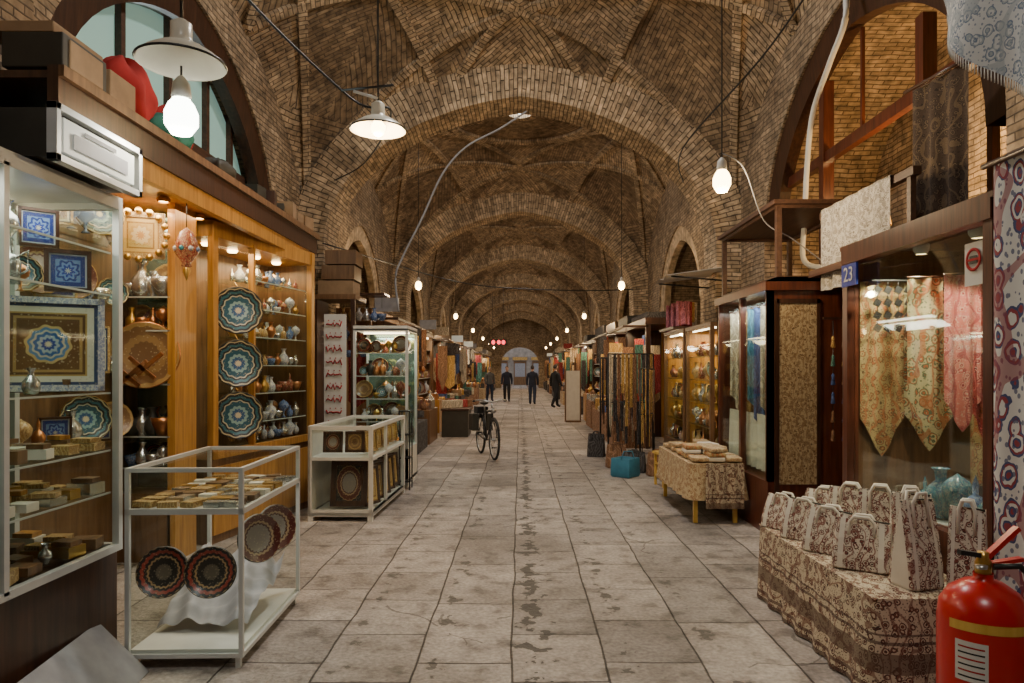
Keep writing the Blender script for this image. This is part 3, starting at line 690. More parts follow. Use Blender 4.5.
b.bx(-.55, 0, 0, ln, 0, .75, 'wood_mid'); b.bx(-.02, .02, .02, ln - .02, .08, .68, 'wood_gold')
for y in (0, ln - .07): b.bx(-.03, .03, y, y + .07, .75, 2.85, 'wood_gold')
b.bx(-.55, .02, 0, ln, 2.72, 2.86, 'wood_gold'); b.bx(-.04, .03, 0, ln, .75, .82, 'wood_gold')
b.bx(-.57, -.54, 0, ln, .75, 2.8, 'wood_mid'); b.bx(-.55, 0, ln - .03, ln, .75, 2.8, 'wood_mid')
b.bx(-.03, .03, ln * .34, ln * .34 + .03, .8, 2.75, 'wood_gold')
for z in (1.02, 1.3, 1.58, 1.86, 2.14, 2.42): b.bx(-.52, -.04, ln * .36, ln - .07, z, z + .01, 'glass'); b.bx(-.05, -.042, ln * .36, ln - .07, z, z + .01, 'alu')
b.add([(0, .07, .82), (0, ln - .07, .82), (0, ln - .07, 2.72), (0, .07, 2.72)], [(0, 1, 2, 3)], 'glass'); b.add([(-.5, .01, .8), (0, .01, .8), (0, .01, 2.72), (-.5, .01, 2.72)], [(0, 1, 2, 3)], 'glass')
for i in range(4): b.lathe([(.001, -.02), (.04, -.02), (.05, 0)], (-.25, .3 + i * .4, 2.715), 'bulb', 12)
b.make()
light('vitrine_light', 'AREA', (-2.75, 7.1, 2.66), 22, warm, .35, 1.6)
for i, z in enumerate((2.08, 1.60, 1.13)):
    b = B('painted_plate'); b.plate((-2.56, 6.36, z), (.42, -1, .05), .215, 'plate_teal', 'darkbox', 36); b.tube([(-2.56, 6.38, z + .2), (-2.63, 6.45, z + .27)], .004, 'brass', 5); b.make()
b = B('enamel_vases')
for z in (.83, 1.03, 1.31, 1.59, 1.87, 2.15, 2.43):
    for dd in (.12, .3):
        for i in range(8):
            t = .40 + .55 * (i + .5) / 8; p = P0 + dv * t; vase(b, p.x - dd, p.y + .03, z, R.uniform(.10, .19), R.choice(['blueglaze', 'whiteglaze', 'whiteglaze', 'silver', 'redglaze', 'silver', 'copper', 'goldbox', 'brass']), n=12)
b.make()

# ===== glass counter with plates
b = B('glass_counter', (-1.745, 4.12, 0), 0.03); X, Y_ = .30, .52
frame_box(b, -X, X, -Y_, Y_, .06, 1.04, .022, 'alu'); glass_sides(b, -X, X, -Y_, Y_, .08, 1.03, ['x0', 'x1', 'y0', 'z1'])
b.bx(-X + .02, X - .02, -Y_ + .02, Y_ - .02, .06, .10, 'white'); b.bx(-X, X, -Y_, -Y_ + .02, .80, .83, 'alu'); b.bx(X - .02, X, -Y_, Y_, .80, .83, 'alu')
for x in (-X + .02, X - .045):
    for y in (-Y_ + .02, Y_ - .045): b.bx(x, x + .025, y, y + .025, 0, .06, 'alu')
b.bx(-X + .025, X - .025, -Y_ + .03, Y_ - .03, .80, .815, 'white')
b.make()
light('counter_light', 'AREA', (-1.745, 4.12, .79), 4, (1, .9, .75), .4, .8)
b = B('inlaid_boxes_tray')
for i in range(10):
    for x in (-1.97, -1.85, -1.73, -1.61, -1.52):
        w = R.uniform(.07, .12); b.rbox((x, 3.68 + i * .10, .835 + R.uniform(0, .01)), (w, R.uniform(.05, .09), .03), R.choice(['goldbox', 'goldbox', 'brass', 'cream_bands', 'wood_mid', 'silver']), (0, 0, R.uniform(-.3, .3)))
b.make()
for x, m in ((-1.91, 'plate_dark'), (-1.655, 'plate_dark')):
    b = B('lacquer_plate'); b.plate((x, 3.76, .46), (.12, -1, .25), .135, m, 'darkbox', 32); b.make()
for y in (4.1, 4.38):
    b = B('lacquer_plate'); b.plate((-1.54, y, .56), (1, -.75, .2), .14, 'plate_grey', 'darkbox', 32); b.make()
b = B('white_wrapping_cloth')
def fw(u, v): return (-2.0 + .5 * u, 3.85 + .65 * v, .12 + .13 * abs(sin(5 * u + 2 * v)) * (.4 + .6 * v) + .2 * v + .015 * sin(23 * u + 9 * v) + .01 * sin(31 * v - 8 * u))
b.grid(fw, 40, 30, 'greyboard'); b.make()

# ===== second white cabinet and tower
b = B('small_display_counter', (-1.80, 7.95, 0), -.03); X, Y_ = .33, .85
frame_box(b, -X, X, -Y_, Y_, .05, .97, .04, 'white'); glass_sides(b, -X, X, -Y_, Y_, .08, .96, ['x1', 'y0', 'z1'])
b.bx(-X, X, -Y_, Y_, .06, .09, 'white'); b.bx(-X, X, -Y_, Y_, .62, .65, 'white'); b.bx(-X, X, -Y_, -Y_ + .03, .05, .12, 'white')
b.bx(-X, -X + .02, -Y_, Y_, .08, .96, 'white'); b.bx(X - .03, X, -.2, -.16, .1, .96, 'white')
for x in (-X, X - .05):
    for y in (-Y_, Y_ - .05): b.bx(x, x + .05, y, y + .05, 0, .06, 'white')
b.make()
b = B('framed_miniatures'); b.panel((-1.95, 7.3, .79), (0, -1, .1), .2, .22, 'plate_grey', 'wood_dark', .03); b.panel((-1.72, 7.3, .79), (0, -1, .1), .2, .22, 'plate_copper', 'wood_dark', .03)
b.panel((-1.78, 7.3, .36), (0, -1, .15), .38, .48, 'plate_grey', 'wood_dark', .06); b.make()
b = B('gilt_frames')
for i in range(5): b.panel((-1.58, 7.4 + i * .3, .79), (1, -.5, .1), .2, .22, 'clockface', 'goldbox', .02); b.panel((-1.58, 7.4 + i * .3, .32), (1, -.5, .1), .26, .4, 'clockface', 'wood_dark', .03)
b.make()
b = B('tall_display_cabinet', (-1.83, 9.6, 0)); X, Y_ = .36, .42
frame_box(b, -X, X, -Y_, Y_, .06, 2.08, .035, 'alu'); glass_sides(b, -X, X, -Y_, Y_, .1, 2.06, ['x1', 'y0']); b.bx(-X, X, -Y_, Y_, 2.06, 2.12, 'white'); b.bx(-X, X, Y_ - .02, Y_, .1, 2.06, 'mirror'); b.bx(-X, X, -Y_, Y_, 0, .5, 'white')
for z in (.85, 1.15, 1.45, 1.75): b.bx(-X + .02, X - .02, -Y_ + .02, Y_ - .02, z, z + .01, 'glass'); b.bx(-X + .02, X - .02, -Y_ + .015, -Y_ + .02, z, z + .012, 'alu')
b.bx(-X + .05, X - .05, -.02, .02, 2.03, 2.05, 'tube'); b.make()
light('cabinet_light', 'AREA', (-1.83, 9.6, 2.0), 12, (1, .95, .82), .5, .5)
b = B('glassware')
for z in (.51, .86, 1.16, 1.46, 1.76):
    for y in (9.35, 9.6): row(b, (-2.12, y), (-1.55, y), z, 7, .1, .24, ['silver', 'whiteglaze', 'brass', 'copper', 'redglaze', 'darkbox'], 'vvp', (0, -1, 0))
b.make()
b = B('shop_banner'); b.bx(-2.50, -2.22, 8.93, 8.95, .75, 2.25, 'white')
for k in range(9):
    z = 2.12 - k * .16; pts = [(-2.47 + .022 * i, 8.92, z + .02 * sin(i * 2.3 + k) + .02 * sin(3.7 * i + k)) for i in range(10)]; b.tube(pts, .009, 'redcloth', 6)
    for i in range(3): b.ball((-2.44 + .07 * i + .02 * (k % 2), 8.925, z + .05), .008, 'redcloth', 6, 4)
b.bx(-2.46, -2.43, 8.94, 8.96, 0, .8, 'black'); b.bx(-2.29, -2.26, 8.94, 8.96, 0, .8, 'black'); b.make()
b = B('black_metal_stand')
for x in (-1.55, -1.42):
    for y in (8.95, 9.15): b.bx(x, x + .015, y, y + .015, 0, 1.0, 'black')
for z in (.1, .4, .7, 1.0): b.bx(-1.55, -1.405, 8.95, 9.165, z, z + .015, 'black')
b.make()
b = B('stacked_crates')
b.bx(-3.0, -2.35, 10.0, 10.7, 2.55, 2.62, 'wood_mid'); b.bx(-2.98, -2.9, 10.0, 10.6, 0, 2.55, 'wood_dark'); b.bx(-2.42, -2.36, 10.0, 10.06, 0, 2.55, 'wood_dark')
for i in range(3): b.bx(-2.9 + .05 * i, -2.4 + .02 * i, 10.05, 10.5, 2.62 + i * .22, 2.82 + i * .22, ['cardboard', 'wood_mid', 'wood_mid'][i])
b.make()
b = B('wooden_doorway'); b.bx(-3.28, -2.9, 8.5, 8.6, 0, 2.9, 'wood_dark'); b.bx(-3.28, -2.9, 9.7, 9.8, 0, 2.9, 'wood_dark'); b.bx(-3.28, -2.85, 8.5, 9.8, 2.8, 2.95, 'wood_dark')
b.bx(-3.2, -3.15, 8.6, 9.7, 0, 2.8, 'wood_mid'); b.make()
b = B('hanging_crafts')
for i in range(18):
    x = -2.75 + .12 * (i % 6); z = 2.5 - .28 * (i // 6); y = 10.9 + .15 * (i // 6); b.tube([(x, y, z + .2), (x, y, z)], .003, 'black', 4); vase(b, x, y, z - .2, .2, R.choice(['blueglaze', 'whiteglaze', 'redglaze', 'silver', 'goldbox']), n=10)
b.bx(-3.0, -2.1, 10.85, 11.3, 2.7, 2.73, 'wood_dark'); b.make()

def lunette(name, x, pane):
    b = B(name, (x, 7.0, 0)); pts = niche_pts(.2)
    for i in range(len(pts) - 1):
        (a, z0), (c, z1) = pts[i], pts[i + 1]
        b.add([(0, a, 3.05), (0, c, 3.05), (0, c, z1), (0, a, z0)], [(0, 1, 2, 3)], pane)
    def topz(y):
        for i in range(len(pts) - 1):
            if pts[i][0] <= y <= pts[i + 1][0]: return pts[i][1]
        return 3.3
    for y in (-1.5, -.75, .1, .95, 1.6): b.bx(-.04, .06, y - .035, y + .035, 3.0, topz(y), 'wood_beam')
    for z, hw in ((3.05, 2.15), (3.95, 1.9)): b.bx(-.05, .07, NC - hw, NC + hw, z - .05, z + .05, 'wood_beam')
    return b.make()
lunette('window_1', -3.6, 'pane')
light('window_daylight', 'AREA', (-3.45, 7.0, 4.2), 12, (.8, .95, 1), 2.5, 1.5, (0, -pi / 2, 0))

# ===== RIGHT side: display window 23
b = B('textile_display_window'); x0, x1, y0, y1 = 2.3, 3.2, 3.38, 4.95
b.bx(x0, x1, y0, y1, 0, .6, 'wood_red')
for y in (y0, y1 - .07): b.bx(x0 - .02, x0 + .06, y, y + .07, .6, 2.36, 'wood_red')
b.bx(x0 - .03, x0 + .06, y0, y1, 2.28, 2.38, 'wood_red'); b.bx(x0 - .03, x0 + .06, y0, y1, .6, .68, 'wood_red')
b.bx(x0 - .03, x1, y0 - .02, y1 + .02, 2.38, 2.41, 'wood_red'); b.bx(x1 - .03, x1, y0, y1, .6, 2.38, 'wood_dark')
b.bx(x0 + .06, x1, y1 - .03, y1, .6, 2.38, 'wood_mid'); b.bx(x0 + .06, x1, y0, y0 + .03, .6, 2.38, 'wood_dark')
b.bx(x0 + .03, x0 + .035, y0 + .07, y1 - .07, .68, 2.28, 'glass'); b.bx(x0 + .08, x1 - .05, y0 + .05, y1 - .05, .6, .66, 'white')
for y in (4.45, 3.9): b.lathe([(.03, -.06), (.045, -.04), (.05, 0), (.01, .02)], (2.55, y, 2.34), 'white', 14); b.lathe([(.001, -.05), (.03, -.05)], (2.55, y, 2.34), 'bulb', 12)
b.make()
for y in (4.5, 3.9): light('window_spot', 'SPOT', (2.52, y, 2.26), 50, (1, .86, .62), .04).data.spot_size = 2.4
def hang(name, p, a, l, m, **k):
    b = B(name); b.cloth(p, a, l, m, **k)
    e = Vector(p) + Vector(a); b.tube([p, tuple(e)], .008, 'wood_dark', 6); return b.make()
hang('hanging_tablecloth', (2.37, 4.88, 2.16), (.30, -.01, 0), 1.22, 'gold_cloth', amp=.015, k=2, tip=.22)
hang('hanging_tablecloth', (2.66, 4.85, 2.16), (.34, -.02, 0), 1.18, 'green_pais', amp=.015, k=2, tip=.22)
hang('hanging_tablecloth', (2.50, 4.52, 2.14), (.20, -.05, 0), 1.0, 'green_pais', amp=.02, k=2, tip=.22)
hang('hanging_tablecloth', (2.64, 4.36, 2.14), (.20, -.05, 0), .98, 'pink_cloth', amp=.03, k=2, tip=.2)
hang('hanging_tablecloth', (2.80, 4.36, 2.14), (.18, -.05, 0), 1.05, 'c0', amp=.03, k=2, tip=.2)
hang('hanging_tablecloth', (2.75, 4.05, 2.14), (.3, -.1, 0), 1.2, 'c8', amp=.03, k=2, tip=.2)
hang('hanging_tablecloth', (3.12, 4.85, 2.16), (0, -1.35, 0), 1.4, 'gold_cloth', amp=.03, k=6, tip=0)
b = B('window_trinkets')
for i in range(28):
    x = 2.40 + .07 * (i % 7); z = 2.08 - .085 * (i // 7); b.rbox((x, 4.70, z), (.042, .014, .045), R.choice(['black', 'darkbox', 'darkbox', 'black']), (0, .5, 0)); b.tube([(x, 4.70, z + .02), (x, 4.70, z + .06)], .003, 'black', 4)
b.bx(2.36, 2.9, 4.69, 4.71, 2.14, 2.15, 'black')
row(b, (2.5, 3.6), (2.5, 4.4), .67, 5, .2, .3, ['blueglaze', 'blueglaze', 'tealglaze'], 'v'); b.make()
b = B('shop_number_sign'); b.bx(2.255, 2.27, 4.70, 4.91, 2.12, 2.27, 'blue')
sgn = b.make()
cu = bpy.data.curves.new('digits', 'FONT'); cu.body = '23'; cu.size = .14; cu.align_x = 'CENTER'; cu.align_y = 'CENTER'; cu.extrude = .001
to = bpy.data.objects.new('digits', cu); cu.materials.append(M['white']); COL.objects.link(to); to.parent = sgn
to.location = (2.252, 4.805, 2.195); to.rotation_euler = (pi / 2, 0, -pi / 2)
b = B('no_camera_notice'); b.bx(2.325, 2.328, 3.5, 3.66, 1.98, 2.2, 'white')
b.T = Matrix.Translation((2.32, 3.58, 2.11)) @ Matrix.Rotation(-pi / 2, 4, 'Y'); b.lathe([(.045, 0), (.045, .004), (.06, .004), (.06, 0)], (0, 0, 0), 'redcloth', 24); b.bx(-.006, .006, -.045, .045, 0, .004, 'redcloth'); b.bx(-.02, .02, -.03, .03, 0, .003, 'black'); b.T = None; b.make()

def skirt_table(name, x0, x1, y0, y1, h, mat, legs=False, hang_=None, rz=0, amp=.014):
    cx, cy = (x0 + x1) / 2, (y0 + y1) / 2; b = B(name, (cx, cy, 0), rz); X, Y_ = (x1 - x0) / 2, (y1 - y0) / 2
    b.bx(-X + .03, X - .03, -Y_ + .03, Y_ - .03, h - .05, h - .01, 'wood_mid')
    for x in (-X + .05, X - .09):
        for y in (-Y_ + .05, Y_ - .09): b.bx(x, x + .04, y, y + .04, 0, h - .05, 'yellowwood' if legs else 'wood_mid')
    b.grid(lambda u, v: (-X + 2 * X * u, -Y_ + 2 * Y_ * v, h + .003 * sin(20 * u + 7 * v)), 16, 20, mat)
    L_ = hang_ or (h - .008); r = .05; P = []
    for (sx, sy, a0) in ((1, -1, -pi / 2), (1, 1, 0), (-1, 1, pi / 2), (-1, -1, pi)):
        for k in range(7):
            a = a0 + pi / 2 * k / 6; P.append((sx * (X - r) + r * cos(a), sy * (Y_ - r) + r * sin(a), cos(a), sin(a)))
    P.append(P[0]); path = []; acc = 0
    for i in range(len(P) - 1):
        d = sqrt((P[i + 1][0] - P[i][0]) ** 2 + (P[i + 1][1] - P[i][1]) ** 2); m = max(1, int(d / .025))
        for k in range(m):
            t = k / m; path.append(tuple(P[i][q] + (P[i + 1][q] - P[i][q]) * t for q in range(4)) + (acc + d * t,))
        acc += d
    kk = round(acc * 4.5); nP = len(path)
    vs = []; fs = []
    nv = 8
    for j in range(nv + 1):
        v = j / nv
        for (x, y, nx, ny, s) in path:
            o = amp * (sin(2 * pi * kk * s / acc) + .5 * sin(2 * pi * s / acc * (kk // 2) + 1) + 1) * v + .025 * v
            vs.append((x + nx * o, y + ny * o, h + .002 - L_ * v))
    for j in range(nv):
        for i in range(nP): fs.append((j * nP + i, j * nP + (i + 1) % nP, (j + 1) * nP + (i + 1) % nP, (j + 1) * nP + i))
    b.add(vs, fs, mat, True)
    return b.make()
skirt_table('cloth_covered_bench', 1.66, 2.24, 3.28, 4.88, .47, 'ghalamkar')
def bag(x, y, z, w, h, d, rz, mat='bagcloth', band=True, handles=True, name='patterned_handbag'):
    b = B(name, (x, y, z), rz)
    secs = [(0, .97, .94), (.03, 1, 1), (.3, 1, .86), (.6, .985, .55), (.88, .965, .22), (1, .95, .06)]
    n = 48; vs = []
    for t, sw, sd in secs:
        for j in range(n):
            a = 2 * pi * j / n; ca, sa = cos(a), sin(a); p = .26
            vs.append((w / 2 * sw * (abs(ca) ** p) * (1 if ca > 0 else -1), d / 2 * sd * (abs(sa) ** p) * (1 if sa > 0 else -1) + .006 * sin(4 * a) * t, h * t + .010 * sin(3 * a + 1) * (t > .5)))
    f1, f2 = [], []
    for i in range(len(secs) - 1):
        for j in range(n):
            q = (i * n + j, i * n + (j + 1) % n, (i + 1) * n + (j + 1) % n, (i + 1) * n + j)
            cx = sum(vs[k][0] for k in q) / 4; am = 2 * pi * (j + .5) / n
            (f2 if band and (abs(sin(am)) < .22 or .30 < abs(cos(am)) ** .26 * .5 < .40) else f1).append(q)
    f1.append(tuple(range(n))[::-1]); f1.append(tuple((len(secs) - 1) * n + j for j in range(n)))
    b.add(vs, f1, mat, False); b.add(vs, f2, 'cream_bands', False)
    b.tube([(-w * .46, 0, h), (-w * .2, 0, h + .004), (w * .2, 0, h + .004), (w * .46, 0, h)], .005, 'darkbox', 6)
    if handles:
        for s_ in (-1, 1):
            b.tube([(-w * .22, s_ * d * .22, h * .7), (-w * .21, s_ * d * .12, h * .98), (-w * .12, s_ * d * .2, h * 1.10), (w * .12, s_ * d * .2, h * 1.10), (w * .21, s_ * d * .12, h * .98), (w * .22, s_ * d * .22, h * .7)], .009, 'cream_bands' if band else mat, 8)
    return b.make()
bag(1.79, 4.74, .475, .28, .21, .18, -1.0)
bag(2.07, 4.74, .475, .27, .25, .18, -.6)
bag(1.81, 4.44, .475, .28, .23, .17, -.9)
bag(2.09, 4.42, .475, .27, .32, .16, -.6)
bag(1.83, 4.13, .475, .29, .24, .18, -.85)
bag(2.10, 4.08, .475, .25, .36, .16, -.5)
bag(1.86, 3.80, .475, .29, .25, .19, -.6)
bag(2.10, 3.76, .475, .20, .40, .15, -.35)
bag(1.97, 3.48, .475, .20, .42, .17, .25)
bag(2.16, 3.38, .475, .16, .40, .14, -.7)
b = B('floral_curtain'); b.cloth((2.26, 3.34, 2.52), (.03, -1.1, 0), 2.1, 'blue_print', amp=.025, k=5, nu=50, nv=10); b.tube([(2.27, 2.2, 2.53), (2.25, 3.4, 2.53)], .015, 'wood_dark'); b.make()
b = B('draped_awning')
def fa(u, v):
    y = 3.75 - 1.3 * u; top = 3.75
    return (2.18 + .05 * sin(14 * u + 2 * v) * (.3 + v) + .05 * v, y, top - v * (.3 + .85 * min(1, u * 1.7)) - .03 * sin(8 * u))
b.grid(fa, 50, 14, 'white_print'); b.tube([(2.2, 2.4, 3.75), (2.2, 3.8, 3.76)], .02, 'wood_dark'); b.tube([(2.2, 3.78, 3.76), (3.3, 3.9, 3.9)], .02, 'wood_dark'); b.tube([(2.2, 2.45, 3.75), (3.3, 2.5, 3.9)], .02, 'wood_dark')
for i in range(110):
    p = fa(i / 109, 1); b.tube([p, (p[0], p[1], p[2] - .05)], .003, 'white', 4)
b.make()

b = B('fire_extinguisher', (1.80, 2.72, 0))
b.lathe([(.12, 0), (.155, .01), (.158, .03), (.158, .58), (.15, .64), (.12, .69), (.07, .725), (.035, .735), (.035, .76)], (0, 0, 0), 'red', 40)
b.lathe([(.162, 0), (.162, .03), (.15, .03)], (0, 0, 0), 'black', 40)
b.grid(lambda u, v: (.1592 * cos(-2.9 + 2.0 * u), .1592 * sin(-2.9 + 2.0 * u), .565 + .035 * v + .004 * sin(3 * u)), 20, 1, 'yellowwood')
b.grid(lambda u, v: (.1592 * cos(-2.75 + .7 * u), .1592 * sin(-2.75 + .7 * u), .38 + .15 * v), 10, 2, 'white')
for k in range(6): b.grid(lambda u, v: (.1597 * cos(-2.68 + .56 * u), .1597 * sin(-2.68 + .56 * u), .395 + .022 * k + .006 * v), 8, 1, 'redcloth' if k % 2 else 'black')
b.lathe([(.028, .75), (.03, .80), (.02, .82), (.02, .84), (.001, .84)], (0, 0, 0), 'brass', 16)
b.rbox((-.03, 0, .83), (.13, .025, .018), 'black', (0, .15, 0)); b.rbox((.06, 0, .865), (.2, .03, .018), 'red', (0, -.75, 0)); b.rbox((.07, 0, .80), (.16, .03, .015), 'red', (0, -.15, 0))
b.lathe([(.02, 0), (.022, .012), (.001, .014)], (-.03, -.035, .785), 'steel', 14)
b.tube([(.02, -.03, .79), (.10, -.06, .80), (.17, -.08, .72), (.19, -.08, .55), (.185, -.07, .3), (.175, -.06, .15)], .012, 'black', 10)
b.tube([(.175, -.06, .17), (.172, -.06, .05)], .018, 'black', 10, .028); b.make()

b = B('wooden_scarf_cabinet'); x0, x1, y0, y1 = 2.3, 3.05, 6.5, 8.15
b.bx(x0, x1, y0, y1, 0, .5, 'wood_red'); b.bx(x0 - .03, x1, y0 - .03, y1 + .03, 2.28, 2.36, 'wood_red')
for y in (y0, y1 - .06, (y0 + y1) / 2 - .03): b.bx(x0, x0 + .06, y, y + .06, .5, 2.3, 'wood_red')
b.bx(x0, x1, y0, y0 + .04, .5, 2.3, 'wood_red'); b.bx(x0, x1, y1 - .03, y1, .5, 2.3, 'wood_red'); b.bx(x1 - .03, x1, y0, y1, .5, 2.3, 'wood_dark')
b.bx(x0 + .02, x0 + .025, y0 + .05, y1 - .05, .5, 2.28, 'glass')
b.bx(2.36, 2.40, y0 - .02, y0, .4, 2.2, 'wood_dark'); b.bx(2.75, 2.78, y0 - .02, y0, .4, 2.2, 'wood_dark'); b.bx(2.4, 2.75, y0 - .012, y0 + .001, .48, 2.16, 'panel_cloth'); b.bx(2.38, 2.78, y0 - .02, y0, 2.16, 2.2, 'wood_dark')
b.make()
light('cabinet_light', 'AREA', (2.45, 7.3, 2.2), 18, (.98, .96, .9), .2, 1.4)
for i in range(7):
    y = 6.68 + .2 * i; hang('silk_scarf', (2.38, y + .05, 2.18), (.22, -.04, 0), R.uniform(1.0, 1.35), ['c8', 'c7', 'c1', 'c8', 'c2', 'c7', 'c7'][i], amp=.02, k=3, tip=.1)
b = B('lace_curtain'); b.cloth((2.40, 6.6, 1.1), (0, 1.4, 0), .55, 'cream_bands', amp=.03, k=9, nu=60); b.make()
b = B('wooden_loft_frame')
frame_box(b, 2.42, 3.25, 6.6, 8.4, 2.38, 3.12, .05, 'wood_beam'); b.bx(2.38, 3.28, 6.55, 8.45, 3.1, 3.14, 'wood_beam'); b.bx(2.42, 3.25, 6.6, 8.4, 2.38, 2.42, 'wood_dark'); b.make()
b = B('loft_timber_frame', (3.42, 7.0, 0))
pts = niche_pts(LIN)
def tz(y):
    for i in range(len(pts) - 1):
        if pts[i][0] <= y <= pts[i + 1][0]: return min(pts[i][1], pts[i + 1][1])
    return 3.3
for y in (-1.0, .95): b.bx(0, .12, y - .06, y + .06, 2.45, tz(y), 'wood_red')
b.bx(.02, .1, NC - 2.0, NC + 2.0, 3.88, 4.0, 'wood_red'); b.bx(0, .12, NC - 2.2, NC + 2.2, 2.5, 2.6, 'wood_red'); b.bx(.02, .08, -1.9, -1.84, 2.6, tz(-1.87), 'wood_red')
for y in (.1,): b.bx(.04, .07, y - .02, y + .02, 4.0, tz(y), 'wood_red')
b.bx(0, 1.25, NC - 2.3, NC + 2.3, 2.44, 2.5, 'wood_mid'); b.make()
light('loft_light', 'POINT', (4.0, 6.6, 3.4), 105, (1, .62, .24), .08)
b = B('orange_lampshade'); b.lathe([(.14, 0), (.09, .26)], (3.75, 7.35, 3.05), 'yellowwood', 20); b.lathe([(.06, 0), (.01, .02), (.012, .3)], (3.75, 7.35, 2.5), 'brass', 12); b.lathe([(.012, .25), (.012, .56)], (3.75, 7.35, 2.5), 'brass', 12); b.make()
b = B('loft_railing'); b.bx(2.78, 2.84, 4.95, 6.5, 2.93, 2.99, 'wood_beam')
for y in (5.0, 5.75, 6.44): b.bx(2.79, 2.83, y, y + .05, 2.42, 2.93, 'wood_beam')
b.bx(2.7, 3.4, 4.9, 6.55, 2.4, 2.46, 'wood_beam'); b.make()
b = B('lace_tablecloth'); b.cloth((2.76, 6.42, 3.0), (0, -1.2, 0), .74, 'lace', amp=.02, k=5, nu=50)
b.grid(lambda u, v: (2.76 + .1 * v, 6.42 - 1.2 * u, 3.0), 10, 2, 'lace'); b.make()
hang('brown_shawl', (3.04, 5.42, 3.70), (.1, -.52, 0), 1.15, 'brown_lace', amp=.03, k=3)
b = B('shawl_rod'); b.tube([(3.02, 5.5, 3.72), (3.14, 4.8, 3.72)], .012, 'wood_dark'); b.tube([(3.05, 5.3, 3.72), (3.45, 5.3, 3.93)], .012, 'wood_dark'); b.make()
b = B('tassel_garland')
for k in range(2):
    x = 2.84 + .1 * k
    b.tube([(x, 6.35, 2.0), (x, 6.35, .9)], .004, 'black', 4)
    for i in range(6):
        z = 1.8 - i * .17; b.lathe([(.004, .05), (.016, .03), (.012, .015), (.022, -.05), (.018, -.055)], (x, 6.35, z), R.choice(['c5', 'c5', 'c2', 'c1', 'c3']), 8)
b.bx(2.75, 3.05, 6.34, 6.36, 2.0, 2.02, 'wood_dark'); b.make()
b = B('shop_interior_shelf'); b.bx(3.2, 3.28, 4.95, 6.5, 0, 2.4, 'wood_dark')
for z in (.5, .9, 1.3, 1.7, 2.1): b.bx(3.0, 3.2, 5.0, 6.45, z, z + .02, 'wood_red'); row(b, (3.1, 5.1), (3.1, 6.4), z + .02, 6, .15, .25, ['blueglaze', 'goldbox', 'copper'], 'vb')
b.make()

skirt_table('blanket_table', 1.70, 2.24, 7.0, 8.6, .60, 'beige_cloth', True, .36)
b = B('folded_tablecloths')
for i in range(3):
    for j in range(5):
        for k in range(R.choice([1, 2, 3])):
            b.rbox((1.83 + .17 * i, 7.18 + .3 * j, .635 + .045 * k), (.17, .26, .042), R.choice(['beige_cloth', 'gold_cloth', 'beige_cloth', 'cream_bands']), (0, 0, R.uniform(-.15, .15)))
b.make(.012)
b = B('hanging_blanket'); b.cloth((1.84, 6.93, .615), (.38, 0, 0), .45, 'ghalamkar', amp=.012, k=3); b.make()

for yy, wd in ((8.45, 1.3), (9.85, 1.35)):
    b = B('jewellery_vitrine', (0, yy, 0)); x0, x1 = 2.3, 3.0
    frame_box(b, x0, x1, 0, wd, .45, 2.12, .05, 'wood_mid'); b.bx(x0, x1, 0, wd, 0, .45, 'wood_mid'); b.bx(x1 - .04, x1, 0, wd, .45, 2.1, 'wood_gold'); b.bx(x0, x1, wd - .03, wd, .45, 2.1, 'wood_gold')
    glass_sides(b, x0, x1, 0, wd, .48, 2.1, ['x0', 'y0'])
    for z in (.8, 1.1, 1.4, 1.7): b.bx(x0 + .05, x1 - .05, .05, wd - .05, z, z + .012, 'glass'); b.bx(x0 + .05, x0 + .056, .05, wd - .05, z, z + .014, 'brass'); b.bx(x0 + .05, x1 - .05, .05, .056, z, z + .014, 'brass')
    b.bx(x0 + .08, x0 + .1, .1, wd - .1, 2.05, 2.07, 'tube'); b.make()
    light('vitrine_light', 'AREA', (2.6, yy + wd / 2, 2.04), 20, warm, .3, wd * .8)
    b = B('brassware')
    for z in (.5, .82, 1.12, 1.42, 1.72):
        row(b, (2.42, yy + .1), (2.42, yy + wd - .1), z, 9, .12, .24, ['brass', 'copper', 'goldbox', 'redglaze', 'silver'], 'vvvp'); row(b, (2.4, yy + .12), (2.9, yy + .12), z, 4, .12, .24, ['brass', 'goldbox', 'copper'], 'vp')
    b.make()
b = B('small_awning'); b.grid(lambda u, v: (2.95 - .85 * u, 9.9 + 1.0 * v, 3.0 - .12 * u + .02 * sin(12 * v)), 8, 8, 'white'); b.tube([(3.0, 9.95, 2.8), (2.15, 9.95, 2.87)], .012, 'black'); b.tube([(3.0, 10.85, 2.8), (2.15, 10.85, 2.87)], .012, 'black'); b.make()
b = B('scarf_bundle_shelf'); b.bx(2.25, 3.0, 10.3, 11.3, 2.14, 2.18, 'wood_dark')
for i in range(10): b.cloth((2.3 + .06 * (i % 4), 10.3 + .09 * i, 2.55), (.2, .02, 0), R.uniform(.25, .5), ['c4', 'c0', 'c2', 'c7', 'c4', 'c9', 'c0', 'c8', 'c4', 'c2'][i], amp=.03, k=2, nu=10, nv=6)
b.tube([(2.4, 10.25, 2.55), (2.5, 11.2, 2.55)], .012, 'wood_dark'); b.tube([(2.45, 10.7, 2.15), (2.45, 10.7, 2.55)], .012, 'wood_dark')
b.make()
